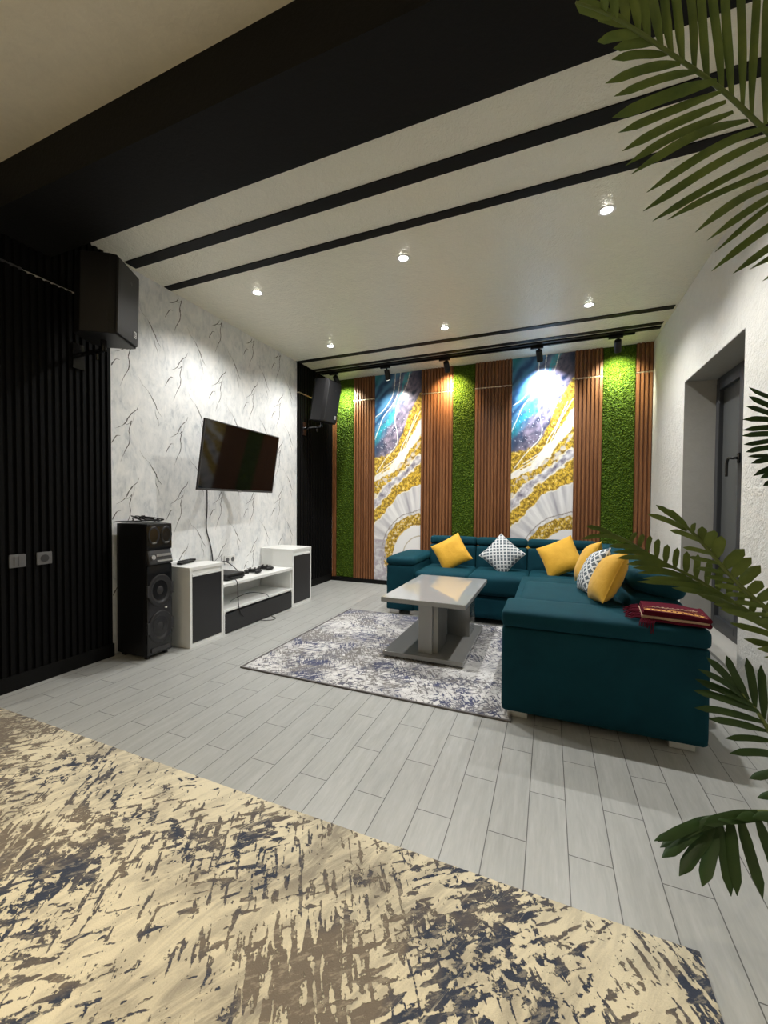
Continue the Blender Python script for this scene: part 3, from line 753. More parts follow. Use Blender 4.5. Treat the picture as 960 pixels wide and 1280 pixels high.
# ------------------------------------------------------------------ television on its swing arm
TVC = Vector((-2.51, 2.84, 1.467)); tilt = .148
tv = thing('television', TVC, 'flat television tilted down on a wall arm above the media bench', 'television')
n_ = Vector((1, 0, 0)); Rt = Matrix.Translation(TVC) @ Matrix.Rotation(.04, 4, 'Z') @ Matrix.Rotation(tilt, 4, 'Y')
hw, hh = .485, .279
b = MB().mtx(Rt); b.rbox(-.045, -.006, -hw+.05, hw-.05, -hh+.04, hh-.06, .012, 4); b.box(-.012, .0, -hw, hw, -hh, hh); b.build('body', 'plastic', tv)
b = MB().mtx(Rt); e = .009
b.box(-.012, .006, -hw, hw, hh-e, hh); b.box(-.012, .006, -hw, hw, -hh, -hh+.016); b.box(-.012, .006, -hw, -hw+e, -hh+.016, hh-e); b.box(-.012, .006, hw-e, hw, -hh+.016, hh-e)
b.build('bezel', 'bezel', tv, bevel=.0015)
MB().mtx(Rt).box(0, .002, -hw+e, hw-e, -hh+.016, hh-e).build('screen', 'screen', tv)
MB().mtx(Rt).box(-.002, .007, -.018, .018, -hh-.006, -hh+.008).build('badge', 'silver', tv)
ar = MB(); ar.box(XL+.002, XL+.02, 2.74, 2.94, 1.36, 1.58)
ar.cyl((XL+.04, 2.84, 1.42), (XL+.04, 2.84, 1.52), .018); ar.tube([(XL+.04, 2.84, 1.47), (-2.70, 2.98, 1.47)], .016, 8); ar.tube([(-2.70, 2.98, 1.47), (-2.58, 2.84, 1.47)], .016, 8)
ar.box(-2.59, -2.555, 2.74, 2.94, 1.40, 1.54); ar.build('wall_arm', 'plastic', tv)

# ------------------------------------------------------------------ wall speakers
def pa_speaker(c, yaw, tl, w_, h_, d_, label, wallx):
    Rm = Matrix.Translation(c) @ Matrix.Rotation(yaw, 4, 'Z') @ Matrix.Rotation(tl, 4, 'Y')
    t0 = thing('wall_speaker', c, label, 'speaker', 'black speakers mounted high on the left wall')
    f, k = d_/2, -d_/2; hw_, wb = w_/2, w_/2*.62
    top = [(f-.012, -hw_+.012), (f-.012, hw_-.012), (f-.05, hw_), (k+.06, hw_), (k, wb), (k, -wb), (k+.06, -hw_), (f-.05, -hw_)]
    vs = [(x, y, -h_/2) for x, y in top]+[(x, y, h_/2) for x, y in top]; n = len(top)
    MB().mtx(Rm).add(vs, [tuple(range(n))[::-1][::-1][::-1], tuple(range(n, 2*n))]+[(i, (i+1) % n, n+(i+1) % n, n+i) for i in range(n)]).build('cabinet', 'plastic', t0, bevel=.006)
    MB().mtx(Rm).rbox(f-.016, f, -hw_+.014, hw_-.014, -h_/2+.012, h_/2-.012, .006, 5).build('grille', 'grille', t0)
    bd = MB().mtx(Rm).box(f, f+.003, hw_-.075, hw_-.045, -h_/2+.055, -h_/2+.095).build('badge', 'badge', t0)
    MB().mtx(Rm).box(f+.003, f+.0036, hw_-.070, hw_-.065, -h_/2+.062, -h_/2+.088).box(f+.003, f+.0036, hw_-.062, hw_-.052, -h_/2+.062, -h_/2+.067).box(f+.003, f+.0036, hw_-.062, hw_-.052, -h_/2+.073, -h_/2+.078).box(f+.003, f+.0036, hw_-.062, hw_-.052, -h_/2+.083, -h_/2+.088).build('mark', 'plastic', bd)
    MB().mtx(Rm).cyl((f, .02, h_/2-.10), (f+.001, .02, h_/2-.10), .012, n=16).build('logo', 'plastic_m', t0)
    # bracket below and to the wall
    bt = Rm @ Vector((-.01, 0, -h_/2)); wz = bt.z-.06
    b = MB(); b.cyl(bt+Vector((0, 0, .01)), (bt.x, bt.y, wz-.01), .017, n=14); b.tube([(bt.x, bt.y, wz), (wallx+.01, bt.y-.0, wz)], .014, 8); b.box(wallx, wallx+.012, bt.y-.035, bt.y+.035, wz-.09, wz+.07)
    b.cyl((bt.x-.06, bt.y, wz-.02), (bt.x-.06, bt.y, wz-.055), .010, n=10); b.build('bracket', 'plastic_g', t0)
    return t0
pa_speaker(Vector((-2.575, 1.700, 2.338)), .494, .03, .272, .47, .27, 'black box speaker hung high at the left, against the black slats near the beam', XL+.026)
pa_speaker(Vector((-2.545, 4.30, 2.325)), -.041, .164, .295, .49, .25, 'black box speaker hung high in the far left corner, tilted down beside the grass', XL+.026)
tag(MB().tube(catmull([(XL+.032, 4.33, 2.0), (-2.80, 4.36, 2.02), (-2.70, 4.34, 2.02), (-2.62, 4.31, 2.05)], 4), .003, 6).build('speaker_cable', 'plastic_g', smooth=True), 'short black cable running to the speaker in the far corner', 'cable')

# ------------------------------------------------------------------ floor standing party speaker
SX, SY0, SY1, SZ = -2.535, 1.932, 2.135, .945
ps = thing('party_speaker', (-2.70, (SY0+SY1)/2, 0), 'tall black floor speaker with two large woofers next to the white cabinet', 'speaker')
MB().rbox(-2.845, SX-.012, SY0, SY1, .02, SZ, .010, 5).build('cabinet', 'plastic', ps)
for y in (SY0+.02, SY1-.04):
    for x in (-2.82, SX-.06): bx(x, x+.03, y, y+.02, 0, .022).build('foot', 'plastic', ps)
fr = MB(); fr.rbox(SX-.014, SX, SY0+.003, SY1-.003, .03, .655, .006, 5); fr.rbox(SX-.014, SX, SY0+.003, SY1-.003, .76, SZ-.003, .006, 5); fr.build('baffle', 'plastic_g', ps)
yc = (SY0+SY1)/2
def driver(z, r, name='woofer', parent=ps, y=yc, x=SX):
    Rm = Matrix.Translation((x, y, z)) @ Matrix.Rotation(math.pi/2, 4, 'Y')
    prof = [(r, -.001), (r*.99, .006), (r*.93, .009), (r*.88, .004), (r*.80, .010), (r*.74, .004), (r*.35, -.010+.0), (r*.33, -.004), (r*.22, .003), (.001, .006)]
    q = MB().mtx(Rm).lathe(prof, 36)
    for p_ in q.v: p_.y = y+(p_.y-y)*.84
    return q.build(name, 'cone', parent, smooth=True)
for z in (.472, .215):
    driver(z, .113)
    for s_ in (-1, 1):
        y = yc+s_*.091
        MB().box(SX-.004, SX+.007, y-.011, y+.011, z-.035, z+.045).build('light_bar', 'plastic_m', ps)
MB().mtx(Matrix.Translation((SX-.003, yc, .71)) @ Matrix.Rotation(-.25, 4, 'Y')).rbox(-.02, .012, -.094, .094, -.052, .052, .012, 6).build('control_panel', 'plastic_m', ps)
k = MB().mtx(Matrix.Translation((SX+.010, yc, .71)) @ Matrix.Rotation(-.25, 4, 'Y'))
for i in range(9): k.box(0, .006, -.035+i*.013, -.027+i*.013, .002, .020)
k.box(0, .003, -.035, .085, -.034, -.022); k.cyl((0, -.065, .0), (.012, -.065, 0), .016, n=18)
k.build('button_row', 'silver', ps)
for y in (SY0+.055, SY1-.050):
    hn = MB().mtx(Matrix.Translation((SX, y, .862)) @ Matrix.Rotation(math.pi/2, 4, 'Y')).lathe([(.044, 0), (.042, .006), (.030, -.002), (.012, -.008), (.001, -.006)], 28)
    for p_ in range(len(hn.v)): hn.v[p_].z = .862+(hn.v[p_].z-.862)*1.45
    tw = hn.build('tweeter', 'cone', ps, smooth=True)
    MB().box(SX+.002, SX+.006, y-.016, y+.016, .806, .814).build('trim', 'silver', tw)
MB().cyl((SX, yc+.04, .343), (SX+.012, yc+.04, .343), .006, n=10).build('knob', 'badge', ps)
MB().box(SX-.002, SX+.006, SY0+.03, SY1-.03, .045, .075).build('bass_port', 'plastic_m', ps)
# cable bundle on top
pts = []
rnd = random.Random(4)
for i in range(70):
    t = i*.52; pts.append((-2.66+.045*math.sin(t*.53)+rnd.uniform(-.012, .012), 2.035+.088*math.cos(t)+rnd.uniform(-.015, .015), SZ+.008+.040*abs(math.sin(t*.37+1))*(.5+.5*math.cos(t+3.4))+rnd.uniform(0, .012)))
o = MB().tube(catmull([(-2.86, 1.925, .95), (-2.80, 1.94, .956)]+pts, 5), .0038, 6).build('cable_bundle', 'plastic', smooth=True)
tag(o, 'tangled bundle of black cables on top of the tall floor speaker', 'cable')

# ------------------------------------------------------------------ corner sofa
sf = thing('corner_sofa', (-.2, 3.4, 0), 'teal corner sofa with headrests along the back and right side of the rug', 'sofa')
# bases
MB().rbox(-1.488, .65, 3.735, 4.69, .045, .265, .02, 6).build('base', 'teal', sf, smooth=True)
MB().rbox(-.208, .655, 2.135, 3.74, .045, .470, .022, 8).build('chaise_base', 'teal', sf, smooth=True)
# near end panel (arm) with its thick pad
MB().rbox(-.214, .662, 2.128, 2.452, .038, .474, .022, 10).build('end_panel', 'teal', sf, smooth=True)
MB().rbox(-.216, .664, 2.122, 2.455, .472, .558, .026, 10, (0, .003, .005)).build('end_pad', 'teal', sf, smooth=True)
# chaise cushion continuing the pad
MB().rbox(-.150, .42, 2.44, 3.06, .44, .553, .035, 12, (.004, 0, .008)).build('seat_cushion', 'teal', sf, smooth=True)
MB().rbox(-.165, .42, 3.055, 3.74, .30, .452, .035, 12, (0, 0, .006)).build('seat_cushion', 'teal', sf, smooth=True)
# seats along the back wall
for a, b in ((-1.200, -.690), (-.686, -.168), (-.164, .42)):
    MB().rbox(a, b, 3.715, 4.30, .262, .440, .035, 12, (.002, .010, .012)).build('seat_cushion', 'teal', sf, smooth=True)
# left arm
MB().rbox(-1.490, -1.205, 3.722, 4.60, .040, .490, .02, 8).build('armrest', 'teal', sf, smooth=True)
MB().rbox(-1.494, -1.200, 3.712, 4.45, .486, .565, .034, 10, (.004, .004, .022)).build('arm_pad', 'teal', sf, smooth=True)
# backrests along the wall
def back_unit(x0, x1, label=None):
    b = MB().mtx(Matrix.Translation((0, 4.30, .40)) @ Matrix.Rotation(-.10, 4, 'X') @ Matrix.Translation((0, -4.30, -.40)))
    b.rbox(x0+.001, x1-.001, 4.26, 4.58, .36, .655, .026, 12, (.001, .012, .002)).build('backrest', 'teal', sf, smooth=True)
    h = MB().mtx(Matrix.Translation((0, 4.40, .64)) @ Matrix.Rotation(-.10, 4, 'X') @ Matrix.Translation((0, -4.40, -.64)))
    h.rbox(x0+.002, x1-.002, 4.285, 4.57, .645, .738, .034, 12, (.001, .006, .004)).build('headrest', 'teal', sf, smooth=True)
back_unit(-1.205, -.705); back_unit(-.700, -.195); back_unit(-.190, .44)
# backrests along the right side
def side_unit(y0, y1, top=.70, tip=.0):
    m1 = Matrix.Translation((.36, 0, .42)) @ Matrix.Rotation(.14, 4, 'Y') @ Matrix.Translation((-.36, 0, -.42))
    MB().mtx(m1).rbox(.37, .64, y0, y1, .36, .635, .05, 12, (.014, .002, .004)).build('backrest', 'teal', sf, smooth=True)
    m2 = Matrix.Translation((.48, 0, .64)) @ Matrix.Rotation(.22+tip, 4, 'Y') @ Matrix.Translation((-.48, 0, -.64))
    MB().mtx(m2).rbox(.40, .66, y0+.006, y1-.006, .630, top+.03, .048, 12, (.008, .002, .006)).build('headrest', 'teal', sf, smooth=True)
side_unit(2.47, 3.14, .715); side_unit(3.145, 3.80, .705); side_unit(3.805, 4.30, .70)
MB().rbox(.44, .66, 4.25, 4.66, .30, .70, .045, 10).build('corner_block', 'teal', sf, smooth=True)
for x, y in ((-.185, 2.16), (.52, 2.16), (-1.46, 3.75), (-1.25, 3.75), (.55, 4.5), (-1.40, 4.5)):
    MB().rbox(x, x+.10, y, y+.05, .001, .045, .004, 4).build('foot', 'chrome', sf)

# ------------------------------------------------------------------ cushions
def cushion_mesh(name, S, T, mt, seed):
    rnd = random.Random(seed); N = 22; b = MB(); vs = []; fs = []
    def prof(u, v, s_):
        w_ = (1-abs(u)**2.6)*(1-abs(v)**2.6)
        k = 1-.07*(1-abs(u)**2)*abs(v)**4 ; k2 = 1-.07*(1-abs(v)**2)*abs(u)**4
        z = s_*T/2*(max(0, w_)**.55)+.004*noise.noise(Vector((u*2.5+seed, v*2.5, s_)))*w_
        z += .004*noise.fractal(Vector((u*5+seed, v*5, s_*3)), 1, 2, 3)*w_
        return (u*S/2*k2, v*S/2*k, z)
    for s_ in (1, -1):
        base = len(vs)
        for j in range(N+1):
            for i in range(N+1):
                u = math.sin((2*i/N-1)*math.pi/2); v = math.sin((2*j/N-1)*math.pi/2); vs.append(prof(u, v, s_))
        for j in range(N):
            for i in range(N):
                a = base+j*(N+1)+i; q = (a, a+1, a+N+2, a+N+1); fs.append(q if s_ > 0 else q[::-1])
    b.add(vs, fs); return b
def cushion(c, right, up, S, T, mt, label, seed, group):
    """right/up: world directions of the cushion's own axes"""
    R_ = Vector(right).normalized(); U_ = Vector(up); U_ = (U_-R_*U_.dot(R_)).normalized(); N_ = R_.cross(U_)
    t0 = thing('throw_cushion', c, label, 'cushion', group, local=True)
    t0.rotation_euler = Matrix((R_, U_, N_)).transposed().to_euler()
    cushion_mesh('cover', S, T, mt, seed).build('cover', mt, t0, smooth=True, local=True)
    s2 = S/2*.985; pts = []
    for k in range(64):
        t = k/64*4; i = int(t); f = (t-i)*2-1
        w2 = 1-.07*(1-f*f)
        q = [(f, -w2), (w2, f), (-f, w2), (-w2, -f)][i]; pts.append((q[0]*S/2*.995, q[1]*S/2*.995, 0))
    pts.append(pts[0])
    MB().tube(pts, .003, 6).build('piping', 'piping_white' if mt == 'trellis' else mt, t0, smooth=True, local=True)
    return t0
def diamond(c, roll, lean, yaw, S, T, mt, label, seed, group):
    # faces -Y before yaw; lean tips the top backwards
    Rm = Matrix.Rotation(yaw, 3, 'Z') @ Matrix.Rotation(-lean, 3, 'X')
    r0 = Rm @ Vector((math.cos(roll), 0, math.sin(roll))); u0 = Rm @ Vector((-math.sin(roll), 0, math.cos(roll)))
    return cushion(c, r0, u0, S, T, mt, label, seed, group)
GY, GT = 'yellow throw cushions on the sofa', 'grey patterned throw cushions on the sofa'
R = math.radians
diamond(Vector((-.915, 4.075, .595)), R(31), R(24), R(4), .318, .12, 'yellow', 'yellow cushion at the far left of the sofa, balanced on one corner', 1, GY)
diamond(Vector((-.415, 4.075, .600)), R(50), R(24), R(0), .312, .12, 'trellis', 'grey trellis-print cushion standing on its corner against the back of the sofa', 2, GT)
diamond(Vector((.105, 4.03, .610)), R(28), R(26), R(-14), .33, .13, 'yellow', 'yellow cushion right of the grey one on the back seats, tipped on its corner', 3, GY)
diamond(Vector((.262, 3.18, .690)), R(10), R(24), R(-90), .30, .12, 'yellow', 'yellow cushion rearmost in the row of three on the right side', 4, GY)
diamond(Vector((.262, 2.80, .685)), R(12), R(25), R(-88), .295, .12, 'trellis', 'grey trellis-print cushion between two yellow ones on the right side', 5, GT)
diamond(Vector((.308, 2.545, .690)), R(12), R(25), R(-87), .30, .13, 'yellow', 'yellow cushion nearest the folded blanket', 6, GY)

# ------------------------------------------------------------------ folded maroon blanket
bl = thing('folded_blanket', (.54, 2.26, .563), 'folded maroon blanket with gold pattern and fringe on the near end of the sofa', 'blanket')
bw = Matrix.Translation((.545, 2.245, .566)) @ Matrix.Rotation(R(-6), 4, 'Z')
lay = MB().mtx(bw)
def sheet(z, x0, x1, y0, y1, th, slot, mb):
    nx, ny = 16, 10; vs = []; fs = []
    for s_ in (1, 0):
        for j in range(ny+1):
            for i in range(nx+1):
                x = x0+(x1-x0)*i/nx; y = y0+(y1-y0)*j/ny
                vs.append((x, y, z+s_*th+.003*noise.noise(Vector((x*14, y*14, z*50)))-.008*smoothstep(.6, 1, i/nx)*(z/.03)))
    k = (nx+1)*(ny+1)
    for j in range(ny):
        for i in range(nx): a = j*(nx+1)+i; fs.append((a, a+1, a+nx+2, a+nx+1)); fs.append((k+a, k+a+nx+1, k+a+nx+2, k+a+1))
    for i in range(nx): fs.append((i, k+i, k+i+1, i+1)); a = ny*(nx+1)+i; fs.append((a, a+1, k+a+1, k+a))
    for j in range(ny): a = j*(nx+1); fs.append((a, a+nx+1, k+a+nx+1, k+a)); a += nx; fs.append((a, k+a, k+a+nx+1, a+nx+1))
    mb.slot(slot).add(vs, fs)
for i in range(4): sheet(.001+i*.0125, -.135+.004*i, .120-.003*(i % 2), -.105+.004*(i % 3), .11-.003*i, .0108, (0, 1, 0, 0)[i], lay)
for z in (.0120, .0345): lay.slot(0).cyl((.116, -.10, z-.004), (.116, .10, z-.004), .0118, n=12)
lay.build('cloth', ['maroon', 'creamweave'], bl, smooth=False)
pt = MB().mtx(bw); zt_ = .0493
def flat(x0, x1, y0, y1, z=zt_):
    n = 12; vs = []
    for i in range(n+1):
        x = x0+(x1-x0)*i/n; zz = z+.003*noise.noise(Vector((x*14, y0*14, .0385*50)))-.008*smoothstep(.6, 1, (x+.123)/.243)*1.283+.0008
        vs += [(x, y0, zz), (x, y1, zz)]
    pt.add(vs, [(2*i, 2*i+2, 2*i+3, 2*i+1) for i in range(n)])
flat(-.12, .112, -.090, -.084); flat(-.12, .112, -.060, -.055)
for i in range(11): flat(-.11+i*.02, -.098+i*.02, -.078, -.067)
flat(-.12, .112, -.018, -.016)
pt.build('woven_bands', 'gold', bl)
sc = MB().mtx(bw); rnd = random.Random(3)
for i in range(9):
    x = -.085+i*.019; p = [(x, -.032+.006*math.sin(i*2.1), .0520), (x+.006, -.018+.004*math.cos(i), .0520), (x+.013, -.030, .0520), (x+.018, -.020+.006*math.sin(i*3.0), .0520)]
    sc.tube(catmull(p, 4), .0018, 5); sc.cyl((x+.006, -.010, .049), (x+.006, -.010, .0520), .003, n=8)
sc.build('embroidery', 'creamweave', bl)
fg = MB().mtx(bw)
for i in range(46):
    y = -.10+.21*i/45; a = rnd.uniform(-.3, .3); l = rnd.uniform(.04, .065); z0 = rnd.choice((.006, .016, .03))
    fg.tube([(-.133, y, z0), (-.133-l*.5, y+a*.02, z0*.7+.004), (-.133-l, y+a*.05, .004)], .0028, 5, .0018)
for i in range(10):
    x = -.13+.06*i/10; fg.tube([(x, -.105, .012), (x-.01, -.128, .0), (x-.015+rnd.uniform(-.01, .01), -.137, -.045)], .0025, 5, .0015)
fg.build('fringe', 'maroon', bl)

# ------------------------------------------------------------------ potted palm beside the camera
PX, PY = .80, 1.16
pl = thing('potted_palm', (PX, PY, 0), 'large artificial palm reaching into the right edge of the view', 'potted plant')
MB().lathe([(.001, 0), (.115, 0), (.125, .01), (.150, .26), (.152, .30), (.140, .30), (.134, .265), (.001, .265)], 40, (PX, PY, 0)).build('pot', 'pot', pl, smooth=False)
MB().lathe([(.001, .272), (.08, .274), (.134, .266)], 30, (PX, PY, 0)).build('soil', 'soil', pl, smooth=True)
tk = MB()
for i in range(3):
    a = i*2.1; tk.tube(catmull([(PX+.03*math.cos(a), PY+.03*math.sin(a), .26), (PX+.04*math.cos(a), PY+.04*math.sin(a), .42), (PX+.02*math.cos(a), PY+.02*math.sin(a), .60)], 5), .026, 12, .016)
tk.build('trunk', 'trunk', pl, smooth=True)
def leaflet(mb, p, d, nrm, L, w_, droop, seed):
    d = d.normalized(); s_ = d.cross(nrm).normalized(); n = 9; vs = []
    for i in range(n+1):
        t = i/n; q = p+d*(L*t)-Vector((0, 0, 1))*droop*L*t*t+nrm*(.03*L*math.sin(seed*1.7+t*2.5)*t)
        ww = w_*(min(1, .45+t*2.4))*(1-smoothstep(.70, 1.02, t)**1.6)*.5
        vs += [q-s_*ww-nrm*ww*.28, q+nrm*0, q+s_*ww-nrm*ww*.28]
    fs = []
    for i in range(n):
        for k in (0, 1): a = 3*i+k; fs.append((a, a+1, a+4, a+3))
    mb.add(vs, fs)
def frond(ctrl, nrm, spacing, Lf, Wd, ang0, ang1, start=.15, fold=.0, mt='leaf', droop=.05, seed=1, sideL=(1, 1), sfold=None):
    """ctrl base->tip; nrm facing direction; Lf(t)= leaflet length at t"""
    C0 = [Vector((PX, PY, .5))]+[Vector(c) for c in ctrl]
    P = catmull(C0, 14); cum = [0]
    for a, b in zip(P, P[1:]): cum.append(cum[-1]+(b-a).length)
    tot = cum[-1]; rnd = random.Random(seed); mb = MB(); s = tot*start; nrm = Vector(nrm).normalized(); si = 0
    while s < tot-.004:
        i = max(k for k in range(len(cum)) if cum[k] <= s); i = min(i, len(P)-2)
        f = (s-cum[i])/(cum[i+1]-cum[i]); p = P[i].lerp(P[i+1], f); tg = (P[i+1]-P[i]).normalized(); t = s/tot
        n2 = (nrm-tg*nrm.dot(tg)).normalized(); sd = tg.cross(n2)
        for sg in (-1, 1):
            an = ang0+(ang1-ang0)*t+rnd.uniform(-.05, .05); L = Lf(t, tot-s)*rnd.uniform(.92, 1.06)*sideL[0 if sg < 0 else 1]
            if L < .01: continue
            fo = fold if sfold is None else sfold[0 if sg < 0 else 1]
            d = tg*math.cos(an)+(sd*sg*math.cos(fo)+n2*math.sin(fo))*math.sin(an)
            leaflet(mb, p+tg*rnd.uniform(-.002, .002), d, n2, L, Wd*rnd.uniform(.9, 1.12), droop, seed+s*50)
        s += spacing; si += 1
    # terminal leaflets
    tg = (P[-1]-P[-2]).normalized(); n2 = (nrm-tg*nrm.dot(tg)).normalized(); leaflet(mb, P[-1]-tg*.01, tg, n2, Lf(1.0, 0), Wd, droop, seed)
    fr_ = mb.build('frond', mt, pl, smooth=True)
    MB().tube(P, .0065, 8, .0022).build('stalk', 'rachis', fr_, smooth=True)
    return fr_
CAMP = Vector((0, 0, 1.1))
def tocam(p, extra=(0, 0, 0)): return (CAMP-Vector(p)).normalized()+Vector(extra)
